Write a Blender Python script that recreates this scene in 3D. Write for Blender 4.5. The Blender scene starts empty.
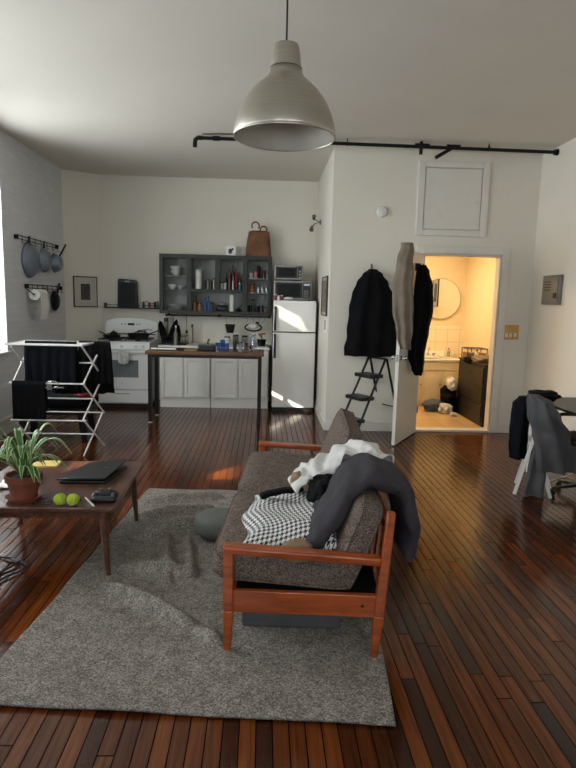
import bpy, bmesh, math, random
from mathutils import Vector, Matrix
random.seed(7)
PI = math.pi
sc = bpy.context.scene
COL = sc.collection

# ------------------------------------------------------------------ materials
def lin(h):
    h = h.lstrip('#'); o = []
    for i in (0, 2, 4):
        v = int(h[i:i+2], 16) / 255
        o.append(v / 12.92 if v <= .04045 else ((v + .055) / 1.055) ** 2.4)
    return (*o, 1)

def newmat(name):
    m = bpy.data.materials.new(name); m.use_nodes = True
    nt = m.node_tree; b = nt.nodes['Principled BSDF']
    return m, nt, b

def N(nt, kind, **kw):
    n = nt.nodes.new(kind)
    for k, v in kw.items(): setattr(n, k, v)
    return n

def mth(nt, op, a, b=None, c=None):
    n = nt.nodes.new('ShaderNodeMath'); n.operation = op
    for i, v in enumerate((a, b, c)):
        if v is None: continue
        if isinstance(v, (int, float)): n.inputs[i].default_value = v
        else: nt.links.new(v, n.inputs[i])
    return n.outputs[0]

def mixc(nt, f, a, b, mode='MIX'):
    n = nt.nodes.new('ShaderNodeMix'); n.data_type = 'RGBA'; n.blend_type = mode
    for idx, v in ((0, f), (6, a), (7, b)):
        if isinstance(v, (int, float)): n.inputs[idx].default_value = v
        elif isinstance(v, tuple): n.inputs[idx].default_value = v
        else: nt.links.new(v, n.inputs[idx])
    return n.outputs[2]

def mat(name, col, rough=.5, metal=0, var=.12, scale=9, bump=.0, bscale=60, col2=None, coat=0, sheen=0, stretch=None, spec=None):
    """plain procedural material: colour drifting between two close tones, optional fine bump"""
    m, nt, b = newmat(name)
    tc = N(nt, 'ShaderNodeTexCoord'); src = tc.outputs['Object']
    if stretch:
        mp = N(nt, 'ShaderNodeMapping'); mp.inputs['Scale'].default_value = stretch
        nt.links.new(src, mp.inputs[0]); src = mp.outputs[0]
    n = N(nt, 'ShaderNodeTexNoise'); n.inputs['Scale'].default_value = scale; n.inputs['Detail'].default_value = 4
    nt.links.new(src, n.inputs['Vector'])
    c1 = lin(col)
    c2 = lin(col2) if col2 else tuple(min(1, v * (1 - var * 2)) for v in c1[:3]) + (1,)
    r = N(nt, 'ShaderNodeMapRange'); r.inputs[1].default_value = .35; r.inputs[2].default_value = .65
    nt.links.new(n.outputs[0], r.inputs[0])
    nt.links.new(mixc(nt, r.outputs[0], c2, c1), b.inputs['Base Color'])
    b.inputs['Roughness'].default_value = rough; b.inputs['Metallic'].default_value = metal
    if coat: b.inputs['Coat Weight'].default_value = coat; b.inputs['Coat Roughness'].default_value = .15
    if sheen: b.inputs['Sheen Weight'].default_value = sheen; b.inputs['Sheen Roughness'].default_value = .5
    if spec is not None: b.inputs['Specular IOR Level'].default_value = spec
    if bump:
        n2 = N(nt, 'ShaderNodeTexNoise'); n2.inputs['Scale'].default_value = bscale; n2.inputs['Detail'].default_value = 3
        nt.links.new(src, n2.inputs['Vector'])
        bp = N(nt, 'ShaderNodeBump'); bp.inputs['Strength'].default_value = bump; bp.inputs['Distance'].default_value = .01
        nt.links.new(n2.outputs[0], bp.inputs['Height']); nt.links.new(bp.outputs[0], b.inputs['Normal'])
    return m

def floor_mat():
    m, nt, b = newmat('varnished strip floor')
    tc = N(nt, 'ShaderNodeTexCoord'); sp = N(nt, 'ShaderNodeSeparateXYZ'); nt.links.new(tc.outputs['Object'], sp.inputs[0])
    W = .062
    xs = mth(nt, 'DIVIDE', sp.outputs[0], W); xi = mth(nt, 'FLOOR', xs); xf = mth(nt, 'FRACT', xs)
    wn = N(nt, 'ShaderNodeTexWhiteNoise', noise_dimensions='1D'); nt.links.new(xi, wn.inputs['W'])
    ys = mth(nt, 'ADD', mth(nt, 'DIVIDE', sp.outputs[1], 1.15), mth(nt, 'MULTIPLY', wn.outputs[0], 7.3))
    yi = mth(nt, 'FLOOR', ys); yf = mth(nt, 'FRACT', ys)
    cb = N(nt, 'ShaderNodeCombineXYZ'); nt.links.new(xi, cb.inputs[0]); nt.links.new(yi, cb.inputs[1])
    wn2 = N(nt, 'ShaderNodeTexWhiteNoise', noise_dimensions='2D'); nt.links.new(cb.outputs[0], wn2.inputs['Vector'])
    ramp = N(nt, 'ShaderNodeValToRGB'); cr = ramp.color_ramp
    cr.elements[0].position = 0; cr.elements[0].color = lin('#33170a')
    cr.elements[1].position = 1; cr.elements[1].color = lin('#733b17')
    for p, c in ((.07, '#40200d'), (.3, '#522810'), (.65, '#603013')):
        e = cr.elements.new(p); e.color = lin(c)
    nt.links.new(wn2.outputs[0], ramp.inputs[0])
    mp = N(nt, 'ShaderNodeMapping'); mp.inputs['Scale'].default_value = (60, 3, 1)
    ad = N(nt, 'ShaderNodeVectorMath', operation='ADD'); nt.links.new(tc.outputs['Object'], ad.inputs[0]); nt.links.new(wn2.outputs[1], ad.inputs[1])
    nt.links.new(ad.outputs[0], mp.inputs[0])
    gr = N(nt, 'ShaderNodeTexNoise'); gr.inputs['Scale'].default_value = 1; gr.inputs['Detail'].default_value = 6; gr.inputs['Distortion'].default_value = .6
    nt.links.new(mp.outputs[0], gr.inputs['Vector'])
    g = N(nt, 'ShaderNodeMapRange'); g.inputs[1].default_value = .3; g.inputs[2].default_value = .7; g.inputs[3].default_value = .55; g.inputs[4].default_value = 1.1
    nt.links.new(gr.outputs[0], g.inputs[0])
    c = mixc(nt, 1.0, ramp.outputs[0], g.outputs[0], 'MULTIPLY')
    # wear stains
    st = N(nt, 'ShaderNodeTexNoise'); st.inputs['Scale'].default_value = .9; st.inputs['Detail'].default_value = 5
    nt.links.new(tc.outputs['Object'], st.inputs['Vector'])
    s = N(nt, 'ShaderNodeMapRange'); s.inputs[1].default_value = .35; s.inputs[2].default_value = .65; s.inputs[3].default_value = .72; s.inputs[4].default_value = 1.12
    nt.links.new(st.outputs[0], s.inputs[0])
    c = mixc(nt, 1.0, c, s.outputs[0], 'MULTIPLY')
    ex = mth(nt, 'LESS_THAN', mth(nt, 'MINIMUM', xf, mth(nt, 'SUBTRACT', 1.0, xf)), .036)
    ey = mth(nt, 'LESS_THAN', mth(nt, 'MINIMUM', yf, mth(nt, 'SUBTRACT', 1.0, yf)), .0022)
    gap = mth(nt, 'MAXIMUM', ex, ey)
    nt.links.new(mixc(nt, gap, c, lin('#120704')), b.inputs['Base Color'])
    rn = N(nt, 'ShaderNodeTexNoise'); rn.inputs['Scale'].default_value = 5; rn.inputs['Detail'].default_value = 5
    nt.links.new(tc.outputs['Object'], rn.inputs['Vector'])
    rr = N(nt, 'ShaderNodeMapRange'); rr.inputs[3].default_value = .13; rr.inputs[4].default_value = .22
    nt.links.new(rn.outputs[0], rr.inputs[0]); nt.links.new(rr.outputs[0], b.inputs['Roughness'])
    b.inputs['Specular IOR Level'].default_value = .5
    hn = N(nt, 'ShaderNodeTexNoise'); hn.inputs['Scale'].default_value = 14; hn.inputs['Detail'].default_value = 2
    mp2 = N(nt, 'ShaderNodeMapping'); mp2.inputs['Scale'].default_value = (1.5, .35, 1)
    nt.links.new(ad.outputs[0], mp2.inputs[0]); nt.links.new(mp2.outputs[0], hn.inputs['Vector'])
    hh = mth(nt, 'SUBTRACT', mth(nt, 'ADD', mth(nt, 'MULTIPLY', hn.outputs[0], .22), mth(nt, 'MULTIPLY', wn2.outputs[0], .12)), mth(nt, 'MULTIPLY', gap, .8))
    tilt = mth(nt, 'MULTIPLY', mth(nt, 'MULTIPLY', mth(nt, 'SUBTRACT', wn2.outputs[0], .5), xf), .48)
    cup = mth(nt, 'MULTIPLY', mth(nt, 'POWER', mth(nt, 'ABSOLUTE', mth(nt, 'SUBTRACT', xf, .5)), 2.), -.55)
    hh = mth(nt, 'ADD', hh, mth(nt, 'ADD', tilt, cup))
    nt.links.new(mth(nt, 'MULTIPLY', mth(nt, 'SUBTRACT', 1., gap), .4), b.inputs['Specular IOR Level'])
    bp = N(nt, 'ShaderNodeBump'); bp.inputs['Strength'].default_value = .6; bp.inputs['Distance'].default_value = .005
    nt.links.new(hh, bp.inputs['Height']); nt.links.new(bp.outputs[0], b.inputs['Normal'])
    return m

def brick_mat():
    m, nt, b = newmat('white painted brick')
    tc = N(nt, 'ShaderNodeTexCoord'); sp = N(nt, 'ShaderNodeSeparateXYZ'); nt.links.new(tc.outputs['Object'], sp.inputs[0])
    cb = N(nt, 'ShaderNodeCombineXYZ'); nt.links.new(sp.outputs[1], cb.inputs[0]); nt.links.new(sp.outputs[2], cb.inputs[1])
    br = N(nt, 'ShaderNodeTexBrick'); br.inputs['Scale'].default_value = 1; br.inputs['Brick Width'].default_value = .21; br.inputs['Row Height'].default_value = .075
    br.inputs['Mortar Size'].default_value = .006; br.inputs['Mortar Smooth'].default_value = .6
    br.inputs['Color1'].default_value = lin('#d9dadc'); br.inputs['Color2'].default_value = lin('#d2d3d6'); br.inputs['Mortar'].default_value = lin('#cdcfd2')
    nt.links.new(cb.outputs[0], br.inputs['Vector'])
    nt.links.new(br.outputs[0], b.inputs['Base Color']); b.inputs['Roughness'].default_value = .45
    n = N(nt, 'ShaderNodeTexNoise'); n.inputs['Scale'].default_value = 25; n.inputs['Detail'].default_value = 4
    nt.links.new(tc.outputs['Object'], n.inputs['Vector'])
    h = mth(nt, 'SUBTRACT', mth(nt, 'MULTIPLY', n.outputs[0], .5), br.outputs[1])
    bp = N(nt, 'ShaderNodeBump'); bp.inputs['Strength'].default_value = .4; bp.inputs['Distance'].default_value = .005
    nt.links.new(h, bp.inputs['Height']); nt.links.new(bp.outputs[0], b.inputs['Normal'])
    return m

def tile_mat(name, c1, c2, grout, w, axis='XY', rough=.3):
    m, nt, b = newmat(name)
    tc = N(nt, 'ShaderNodeTexCoord'); src = tc.outputs['Object']
    if axis == 'XZ':
        sp = N(nt, 'ShaderNodeSeparateXYZ'); nt.links.new(src, sp.inputs[0])
        cb = N(nt, 'ShaderNodeCombineXYZ'); nt.links.new(sp.outputs[0], cb.inputs[0]); nt.links.new(sp.outputs[2], cb.inputs[1]); src = cb.outputs[0]
    br = N(nt, 'ShaderNodeTexBrick', offset=0); br.inputs['Scale'].default_value = 1; br.inputs['Brick Width'].default_value = w; br.inputs['Row Height'].default_value = w
    br.inputs['Mortar Size'].default_value = .004
    br.inputs['Color1'].default_value = lin(c1); br.inputs['Color2'].default_value = lin(c2); br.inputs['Mortar'].default_value = lin(grout)
    nt.links.new(src, br.inputs['Vector']); nt.links.new(br.outputs[0], b.inputs['Base Color']); b.inputs['Roughness'].default_value = rough
    return m

def tweed_mat(name, a, b_, c, scale=260, bump=.5, fold=0):
    m, nt, b = newmat(name)
    tc = N(nt, 'ShaderNodeTexCoord')
    v = N(nt, 'ShaderNodeTexVoronoi'); v.inputs['Scale'].default_value = scale; nt.links.new(tc.outputs['Object'], v.inputs['Vector'])
    s = N(nt, 'ShaderNodeSeparateColor'); nt.links.new(v.outputs['Color'], s.inputs[0])
    ramp = N(nt, 'ShaderNodeValToRGB'); cr = ramp.color_ramp
    cr.elements[0].position = .0; cr.elements[0].color = lin(a); cr.elements[1].position = 1; cr.elements[1].color = lin(c)
    e = cr.elements.new(.5); e.color = lin(b_); nt.links.new(s.outputs[0], ramp.inputs[0])
    n = N(nt, 'ShaderNodeTexNoise'); n.inputs['Scale'].default_value = scale * .09; n.inputs['Detail'].default_value = 4
    nt.links.new(tc.outputs['Object'], n.inputs['Vector'])
    g = N(nt, 'ShaderNodeMapRange'); g.inputs[1].default_value = .3; g.inputs[2].default_value = .7; g.inputs[3].default_value = .78; g.inputs[4].default_value = 1.15
    nt.links.new(n.outputs[0], g.inputs[0])
    nt.links.new(mixc(nt, 1., ramp.outputs[0], g.outputs[0], 'MULTIPLY'), b.inputs['Base Color'])
    b.inputs['Roughness'].default_value = .95; b.inputs['Specular IOR Level'].default_value = .15
    bp = N(nt, 'ShaderNodeBump'); bp.inputs['Strength'].default_value = bump; bp.inputs['Distance'].default_value = .004
    nt.links.new(v.outputs['Distance'], bp.inputs['Height']); nt.links.new(bp.outputs[0], b.inputs['Normal'])
    return m

def houndstooth_mat():
    m, nt, b = newmat('black and white houndstooth weave')
    uv = N(nt, 'ShaderNodeUVMap'); sp = N(nt, 'ShaderNodeSeparateXYZ'); nt.links.new(uv.outputs[0], sp.inputs[0])
    T = .0034
    x = mth(nt, 'FLOOR', mth(nt, 'DIVIDE', sp.outputs[0], T)); y = mth(nt, 'FLOOR', mth(nt, 'DIVIDE', sp.outputs[1], T))
    warp = mth(nt, 'LESS_THAN', mth(nt, 'FLOORED_MODULO', x, 8.), 3.5)
    weft = mth(nt, 'LESS_THAN', mth(nt, 'FLOORED_MODULO', y, 8.), 3.5)
    over = mth(nt, 'LESS_THAN', mth(nt, 'FLOORED_MODULO', mth(nt, 'SUBTRACT', x, y), 4.), 1.5)
    a = mth(nt, 'MULTIPLY', warp, over); c = mth(nt, 'MULTIPLY', weft, mth(nt, 'SUBTRACT', 1., over))
    nt.links.new(mixc(nt, mth(nt, 'ADD', a, c), lin('#15151a'), lin('#dcdad6')), b.inputs['Base Color'])
    b.inputs['Roughness'].default_value = .9
    return m

def glass_mat(name, tint=(.9, .95, 1, 1), mixf=.08, rough=.02):
    m, nt, b = newmat(name)
    nt.nodes.remove(b); out = nt.nodes['Material Output']
    t = N(nt, 'ShaderNodeBsdfTransparent'); t.inputs[0].default_value = tint
    g = N(nt, 'ShaderNodeBsdfGlossy'); g.inputs['Roughness'].default_value = rough
    f = N(nt, 'ShaderNodeLayerWeight'); f.inputs[0].default_value = .5
    mx = N(nt, 'ShaderNodeMixShader'); nt.links.new(mth(nt, 'ADD', mth(nt, 'MULTIPLY', mth(nt, 'POWER', f.outputs[1], 5.), .9), mixf), mx.inputs[0])
    nt.links.new(t.outputs[0], mx.inputs[1]); nt.links.new(g.outputs[0], mx.inputs[2]); nt.links.new(mx.outputs[0], out.inputs[0])
    return m

M = {}
M['floor'] = floor_mat(); M['brick'] = brick_mat()
M['wall'] = mat('warm white plaster', '#dad4c6', .75, var=.015, scale=1.5, bump=.12, bscale=18)
M['ceil'] = mat('ceiling paint', '#d3cdc1', .8, var=.02, scale=1.2, bump=.1, bscale=6)
M['trim'] = mat('white gloss trim', '#d8d3c9', .4, var=.02)
M['bathwall'] = mat('cream bathroom paint', '#e2cda6', .6, var=.02)
M['bathtile'] = tile_mat('cream wall tile', '#e8d8b8', '#e2d0ac', '#c9b48c', .2, 'XZ')
M['floortile'] = tile_mat('beige floor tile', '#c9a877', '#bd9b6a', '#8a6c45', .3)
M['rug'] = tweed_mat('grey woven rug', '#55504a', '#7c766d', '#a29b90', 190, .7)
M['tweed'] = tweed_mat('brown grey tweed upholstery', '#342b26', '#5f5249', '#94857a', 330, .6)
M['teak'] = mat('oiled teak', '#a84e1f', .34, var=.25, scale=3, col2='#7c3712', stretch=(2, 12, 12), coat=.35, bump=.03)
M['teakx'] = mat('oiled teak lengthwise', '#a84e1f', .34, scale=3, col2='#7c3712', stretch=(12, 2, 12), coat=.35, bump=.03)
M['walnut'] = mat('walnut table top', '#5d3a2a', .3, col2='#3a2119', scale=3, stretch=(14, 2, 14), coat=.3)
M['butcher'] = mat('butcher block', '#6e4a2c', .35, col2='#4a2f1b', scale=3, stretch=(2, 22, 20), coat=.3)
M['charcoal'] = mat('charcoal quilted cloth', '#302c31', .9, var=.12, scale=12, bump=.35, bscale=40)
M['white_cloth'] = mat('white cotton', '#c9c6c2', .9, var=.05, bump=.4, bscale=25)
M['black_cloth'] = mat('black cotton', '#09090b', .9, var=.15, bump=.4, bscale=22, spec=.15)
M['navy_cloth'] = mat('dark navy cotton', '#0b0d14', .9, var=.15, bump=.4, bscale=22, spec=.15)
M['coat'] = mat('black wool coat', '#0c0c0e', .9, var=.2, scale=6, bump=.5, bscale=14, spec=.15)
M['taupe'] = mat('taupe wool', '#7d7060', .9, var=.1, bump=.4, bscale=20)
M['greyjacket'] = mat('grey jersey cloth', '#49484a', .85, var=.08, bump=.35, bscale=18)
M['bluejacket'] = mat('slate blue cloth', '#454b58', .85, var=.08, bump=.35, bscale=18)
M['tan'] = mat('tan canvas', '#8b7357', .85, var=.1, bump=.3)
M['red'] = mat('red upholstery', '#7a1220', .8, var=.1)
M['hound'] = houndstooth_mat()
M['pouf'] = mat('grey green felt', '#5e6059', .9, var=.06, bump=.3, bscale=60)
M['black_plastic'] = mat('black plastic', '#0b0b0c', .4, var=.1)
M['black_metal'] = mat('black painted metal', '#121110', .38, .3, var=.1)
M['iron'] = mat('cast iron', '#1a1a1b', .5, .6, var=.2, bump=.3)
M['white_enamel'] = mat('white enamel', '#e6e6e3', .18, var=.01, coat=.5)
M['fridge_white'] = mat('fridge white', '#e6e3da', .28, var=.01, coat=.3)
M['cab_white'] = mat('white cabinet paint', '#e6e3da', .4, var=.02)
M['cab_green'] = mat('grey green cabinet paint', '#24271d', .5, var=.1)
M['cab_in'] = mat('grey white cabinet back', '#8d8f8a', .6, var=.03)
M['oven_glass'] = mat('oven window', '#74787b', .15, var=.03, coat=.6)
M['alu'] = mat('brushed aluminium', '#b8b3a7', .34, .9, var=.05, scale=5, stretch=(1, 1, 30))
M['alu_in'] = mat('pale lamp interior', '#c2bdb1', .5, .2, var=.02)
M['steel'] = mat('stainless steel', '#8b8883', .36, .9, var=.05)
M['chrome'] = mat('chrome', '#cccccc', .1, 1, var=.01)
M['pan_blue'] = mat('hammered grey steel pan', '#7f8996', .4, .25, var=.1)
M['rackwhite'] = mat('white rack bars', '#d6d4ce', .4, var=.02)
M['terracotta'] = mat('terracotta', '#7a3f28', .75, var=.2, bump=.2)
M['soil'] = mat('potting soil', '#1d140e', .95, var=.4, scale=60, bump=1)
M['ball'] = mat('tennis felt', '#b7cf1f', .95, var=.1, bump=.8, bscale=350)
M['paper'] = mat('white paper', '#eceae4', .8, var=.02)
M['yellowpad'] = mat('pale yellow paper', '#d9bd6c', .8, var=.04)
M['kraft'] = mat('brown paper', '#7b5338', .85, var=.18, scale=7, bump=.4, bscale=12)
M['bowl'] = mat('white ceramic', '#c4c4bf', .3, var=.02)
M['brass'] = mat('brass plate', '#c7a468', .25, .9, var=.1)
M['greypanel'] = mat('grey painted metal', '#7d7a73', .5, .3, var=.08)
M['redwood'] = mat('dark red frame', '#3a1d18', .5, var=.15)
M['matboard'] = mat('cream mat board', '#b5b0a6', .8, var=.02)
M['photo'] = mat('dark etching print', '#4a4a4c', .6, col2='#1b1b1d', scale=45)
M['poster'] = mat('sepia print', '#8d8478', .6, col2='#4d3a33', scale=20)
M['dark_dresser'] = mat('black brown wood', '#0f0b08', .45, var=.15, stretch=(3, 3, 16))
M['vanity'] = mat('cream cabinet', '#d9c7a1', .4, var=.02)
M['porcelain'] = mat('porcelain', '#ece6d6', .12, var=.01, coat=.4)
M['mirror'] = mat('mirror', '#f2f2f2', .02, 1, var=0)
M['window_glass'] = glass_mat('window glass')
M['clear_glass'] = glass_mat('drinking glass', (.8, .86, .9, 1), .12)
M['blue_glass'] = glass_mat('blue glass', (.45, .6, .85, 1), .1)
M['amber'] = glass_mat('amber glass', (.5, .16, .06, 1), .15)
M['white_pl'] = mat('white plastic', '#cfccc5', .4, var=.02)
M['redp'] = mat('red plastic', '#8a1c1c', .4); M['bluep'] = mat('blue plastic', '#1d4a7d', .4)
M['pink'] = mat('pink carton', '#b56f6c', .6); M['orange'] = mat('orange label', '#b5622a', .5)
M['teal'] = mat('teal plastic', '#2c6c74', .4); M['sienna'] = mat('dark red sauce', '#4a120e', .3)
M['sun_mask'] = mat('sun mask grey', '#5f5c58', .9, var=.1)  # plain grey for the added unseen wall that shapes the sun
M['green_leaf'] = mat('leaf', '#4f7038', .45, col2='#7f9660', scale=6)
M['core'] = mat('grey cardboard core', '#4a443c', .9)

def leaf_mat():
    m, nt, b = newmat('striped leaf')
    uv = N(nt, 'ShaderNodeUVMap'); sp = N(nt, 'ShaderNodeSeparateXYZ'); nt.links.new(uv.outputs[0], sp.inputs[0])
    e = mth(nt, 'ABSOLUTE', mth(nt, 'SUBTRACT', sp.outputs[0], .5))
    edge = mth(nt, 'GREATER_THAN', e, .36)
    nt.links.new(mixc(nt, edge, lin('#3f6b2c'), lin('#b7c48e')), b.inputs['Base Color'])
    b.inputs['Roughness'].default_value = .4
    return m
M['leaf'] = leaf_mat()

# ------------------------------------------------------------------ mesh builder
class B:
    def __init__(s): s.bm = bmesh.new(); s.uv = s.bm.loops.layers.uv.new('UVMap')
    def box(s, c, d, R=None):
        c = Vector(c); vs = []
        for dz in (-.5, .5):
            for dx, dy in ((-.5, -.5), (.5, -.5), (.5, .5), (-.5, .5)):
                v = Vector((dx * d[0], dy * d[1], dz * d[2]))
                if R is not None: v = R @ v
                vs.append(s.bm.verts.new(c + v))
        for f in ((3, 2, 1, 0), (4, 5, 6, 7), (0, 1, 5, 4), (1, 2, 6, 5), (2, 3, 7, 6), (3, 0, 4, 7)):
            s.bm.faces.new([vs[i] for i in f])
        return s
    def bb(s, x0, y0, z0, x1, y1, z1): return s.box(((x0+x1)/2, (y0+y1)/2, (z0+z1)/2), (x1-x0, y1-y0, z1-z0))
    def hexa(s, P):
        vs = [s.bm.verts.new(p) for p in P]
        for f in ((3, 2, 1, 0), (4, 5, 6, 7), (0, 1, 5, 4), (1, 2, 6, 5), (2, 3, 7, 6), (3, 0, 4, 7)):
            s.bm.faces.new([vs[i] for i in f])
        return s
    def beam(s, a, b, w0, d0, w1=None, d1=None, up=(0, 1, 0)):
        """rectangular bar from a to b; w across, d along up; may taper"""
        a, b = Vector(a), Vector(b); w1 = w0 if w1 is None else w1; d1 = d0 if d1 is None else d1
        t = (b - a).normalized(); u = Vector(up); u = (u - t * u.dot(t)).normalized(); r = t.cross(u)
        P = []
        for p, w, d in ((a, w0, d0), (b, w1, d1)):
            for i, j in ((-.5, -.5), (.5, -.5), (.5, .5), (-.5, .5)): P.append(p + r * (w * i) + u * (d * j))
        return s.hexa(P)
    def rings(s, R, closed=True, cap=True, uvs=None):
        vr = [[s.bm.verts.new(p) for p in r] for r in R]; n = len(R[0])
        for i in range(len(vr) - 1):
            for j in range(n if closed else n - 1):
                k = (j + 1) % n
                f = s.bm.faces.new((vr[i][j], vr[i][k], vr[i+1][k], vr[i+1][j]))
                if uvs:
                    for lp, (a, b) in zip(f.loops, ((i, j), (i, j+1), (i+1, j+1), (i+1, j))): lp[s.uv].uv = uvs(a, b)
        if cap and closed:
            s.bm.faces.new(list(reversed(vr[0]))); s.bm.faces.new(vr[-1])
        return s
    def cyl(s, a, b, r0, r1=None, n=16):
        a, b = Vector(a), Vector(b); r1 = r0 if r1 is None else r1
        t = (b - a).normalized(); u = t.orthogonal().normalized(); w = t.cross(u)
        R = [[p + (u * math.cos(2*PI*k/n) + w * math.sin(2*PI*k/n)) * r for k in range(n)] for p, r in ((a, r0), (b, r1))]
        return s.rings(R)
    def tube(s, pts, r, n=8, closed=False):
        pts = [Vector(p) for p in pts]; R = []; m = len(pts)
        u = None
        for i, p in enumerate(pts):
            if closed: t = pts[(i+1) % m] - pts[i-1]
            else: t = pts[min(i+1, m-1)] - pts[max(i-1, 0)]
            t.normalize()
            if u is None: u = t.orthogonal().normalized()
            u = (u - t * u.dot(t)).normalized(); w = t.cross(u)
            rr = r[i] if isinstance(r, (list, tuple)) else r
            R.append([p + (u * math.cos(2*PI*k/n) + w * math.sin(2*PI*k/n)) * rr for k in range(n)])
        if closed: R.append(R[0]); return s.rings(R, cap=False)
        return s.rings(R)
    def lathe(s, prof, c=(0, 0, 0), n=32, cap=True):
        c = Vector(c)
        R = [[c + Vector((r * math.cos(2*PI*k/n), r * math.sin(2*PI*k/n), z)) for k in range(n)] for r, z in prof]
        return s.rings(R, cap=cap)
    def ell(s, c, r, n=16, e=1.0, e2=1.0):
        c = Vector(c); R = []; m = max(6, n // 2 + 2)
        pw = lambda v, e: math.copysign(abs(v) ** e, v)
        for i in range(1, m):
            ph = -PI/2 + PI * i / m
            R.append([c + Vector((r[0]*pw(math.cos(ph), e)*pw(math.cos(2*PI*k/n), e2), r[1]*pw(math.cos(ph), e)*pw(math.sin(2*PI*k/n), e2), r[2]*pw(math.sin(ph), e))) for k in range(n)])
        return s.rings(R)
    def grid(s, f, nu, nv, uvs=None):
        R = [[Vector(f(i / nu, j / nv)) for j in range(nv + 1)] for i in range(nu + 1)]
        return s.rings(R, closed=False, cap=False, uvs=(lambda a, b: uvs(a / nu, b / nv)) if uvs else None)
    def prism(s, poly, lo, hi, axis=2):
        def P(a, b, h): return {2: (a, b, h), 1: (a, h, b), 0: (h, a, b)}[axis]
        n = len(poly); lo_ = [s.bm.verts.new(P(a, b, lo)) for a, b in poly]; hi_ = [s.bm.verts.new(P(a, b, hi)) for a, b in poly]
        s.bm.faces.new(list(reversed(lo_))); s.bm.faces.new(hi_)
        for i in range(n):
            j = (i + 1) % n; s.bm.faces.new((lo_[i], lo_[j], hi_[j], hi_[i]))
        return s
    def xf(s, Mx): bmesh.ops.transform(s.bm, matrix=Mx, verts=s.bm.verts); return s

def obj(name, b, m, parent=None, loc=None, rz=0, bevel=0, sub=0, solid=0, ang=38, seg=2):
    bm = b.bm; bmesh.ops.recalc_face_normals(bm, faces=bm.faces)
    me = bpy.data.meshes.new(name); bm.to_mesh(me); bm.free()
    me.materials.append(M[m] if isinstance(m, str) else m)
    for p in me.polygons: p.use_smooth = True
    me.set_sharp_from_angle(angle=math.radians(ang if not sub else 180))
    o = bpy.data.objects.new(name, me); COL.objects.link(o)
    if parent: o.parent = parent
    if loc: o.location = loc
    o.rotation_euler.z = rz
    if solid:
        md = o.modifiers.new('s', 'SOLIDIFY'); md.thickness = solid; md.offset = 0
    if bevel:
        md = o.modifiers.new('b', 'BEVEL'); md.width = bevel; md.segments = seg; md.limit_method = 'ANGLE'; md.angle_limit = math.radians(40)
    if sub:
        md = o.modifiers.new('u', 'SUBSURF'); md.levels = sub; md.render_levels = sub
    return o

def tag(o, label, cat, group=None):
    o['label'] = label; o['category'] = cat
    if group: o['group'] = group
    return o
def thing(name, label, cat, loc=(0, 0, 0), rz=0, group=None):
    o = bpy.data.objects.new(name, None); COL.objects.link(o); o.location = loc; o.rotation_euler.z = rz
    o.empty_display_size = .1
    return tag(o, label, cat, group)
def struct(name, b, m, **k):
    o = obj(name, b, m, **k); o['kind'] = 'structure'; return o
def copy_tree(o, parent=None):
    c = o.copy(); COL.objects.link(c); c.parent = parent
    for ch in o.children: copy_tree(ch, c)
    return c
def noise(x, y=0, z=0):
    from mathutils import noise as nz
    return nz.noise(Vector((x, y, z)))

# ------------------------------------------------------------------ room
XL, XR, H, YB, YW, XS = -2.95, 3.3, 3.4, 9.1, 7.08, .8
struct('floor', B().bb(XL-.3, -2.3, -.12, XR+.3, 9.6, 0), 'floor')
struct('ceiling', B().bb(XL-.3, -2.3, H, XR+.3, 9.6, H+.15), 'ceil')
wins = [(5.55, 6.8, .92, 3.12), (3.25, 4.95, .92, 3.33), (1.45, 2.9, .92, 3.12), (-.4, 1.0, .92, 3.12)]
b = B(); edges = [-2.3]
for y0, y1, z0, z1 in sorted(wins):
    b.bb(XL-.3, edges[-1], 0, XL, y0, H); b.bb(XL-.3, y0, 0, XL, y1, z0); b.bb(XL-.3, y0, z1, XL, y1, H); edges.append(y1)
b.bb(XL-.3, edges[-1], 0, XL, 8.86, H)
struct('wall_left', b, 'brick')
for i, (y0, y1, z0, z1) in enumerate(wins):
    fr = struct('window_%d' % (i+1), B().bb(XL-.2, y0, z0, XL-.13, y0+.06, z1).bb(XL-.2, y1-.06, z0, XL-.13, y1, z1).bb(XL-.2, y0, z1-.06, XL-.13, y1, z1).bb(XL-.2, y0, z0, XL-.13, y1, z0+.06), 'trim', bevel=.004)
    zm = (z0+z1)/2
    obj('sash_rail', B().bb(XL-.195, y0+.06, zm-.025, XL-.14, y1-.06, zm+.025), 'trim', fr)
    obj('window_pane', B().bb(XL-.17, y0+.06, z0+.06, XL-.165, y1-.06, z1-.06), 'window_glass', fr)
    obj('window_sill', B().bb(XL-.13, y0+.002, z0+.001, XL+.05, y1-.002, z0+.03), 'trim', fr, bevel=.005)
struct('wall_corner', B().prism([(XL-.3, 8.86), (XL, 8.8), (-2.49, YB), (-2.49, 9.5), (XL-.3, 9.5)], 0, H), 'wall')
struct('wall_back', B().bb(-2.49, YB, 0, XS, YB+.4, H), 'wall')
struct('wall_side', B().bb(XS, YW, 0, XS+.12, YB+.4, H), 'wall')
DX0, DX1, DZ = 1.93, 2.9, 2.21
struct('wall_bathroom', B().bb(XS+.12, YW, 0, DX0, YW+.13, H).bb(DX1, YW, 0, XR, YW+.13, H).bb(DX0, YW, DZ, DX1, YW+.13, H), 'wall')
struct('wall_right', B().bb(XR, -2.3, 0, XR+.3, 9.6, H), 'wall')
RW = [(-1.9, -.5), (.7, 2.1)]  # two windows added behind the camera to fill the room light
b = B().bb(XL, -2.3, 0, XR, -2.0, 1.0).bb(XL, -2.3, 3.0, XR, -2.0, H).bb(XL, -2.3, 1.0, RW[0][0], -2.0, 3.0).bb(RW[0][1], -2.3, 1.0, RW[1][0], -2.0, 3.0).bb(RW[1][1], -2.3, 1.0, XR, -2.0, 3.0)
struct('wall_rear', b, 'wall')
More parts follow.
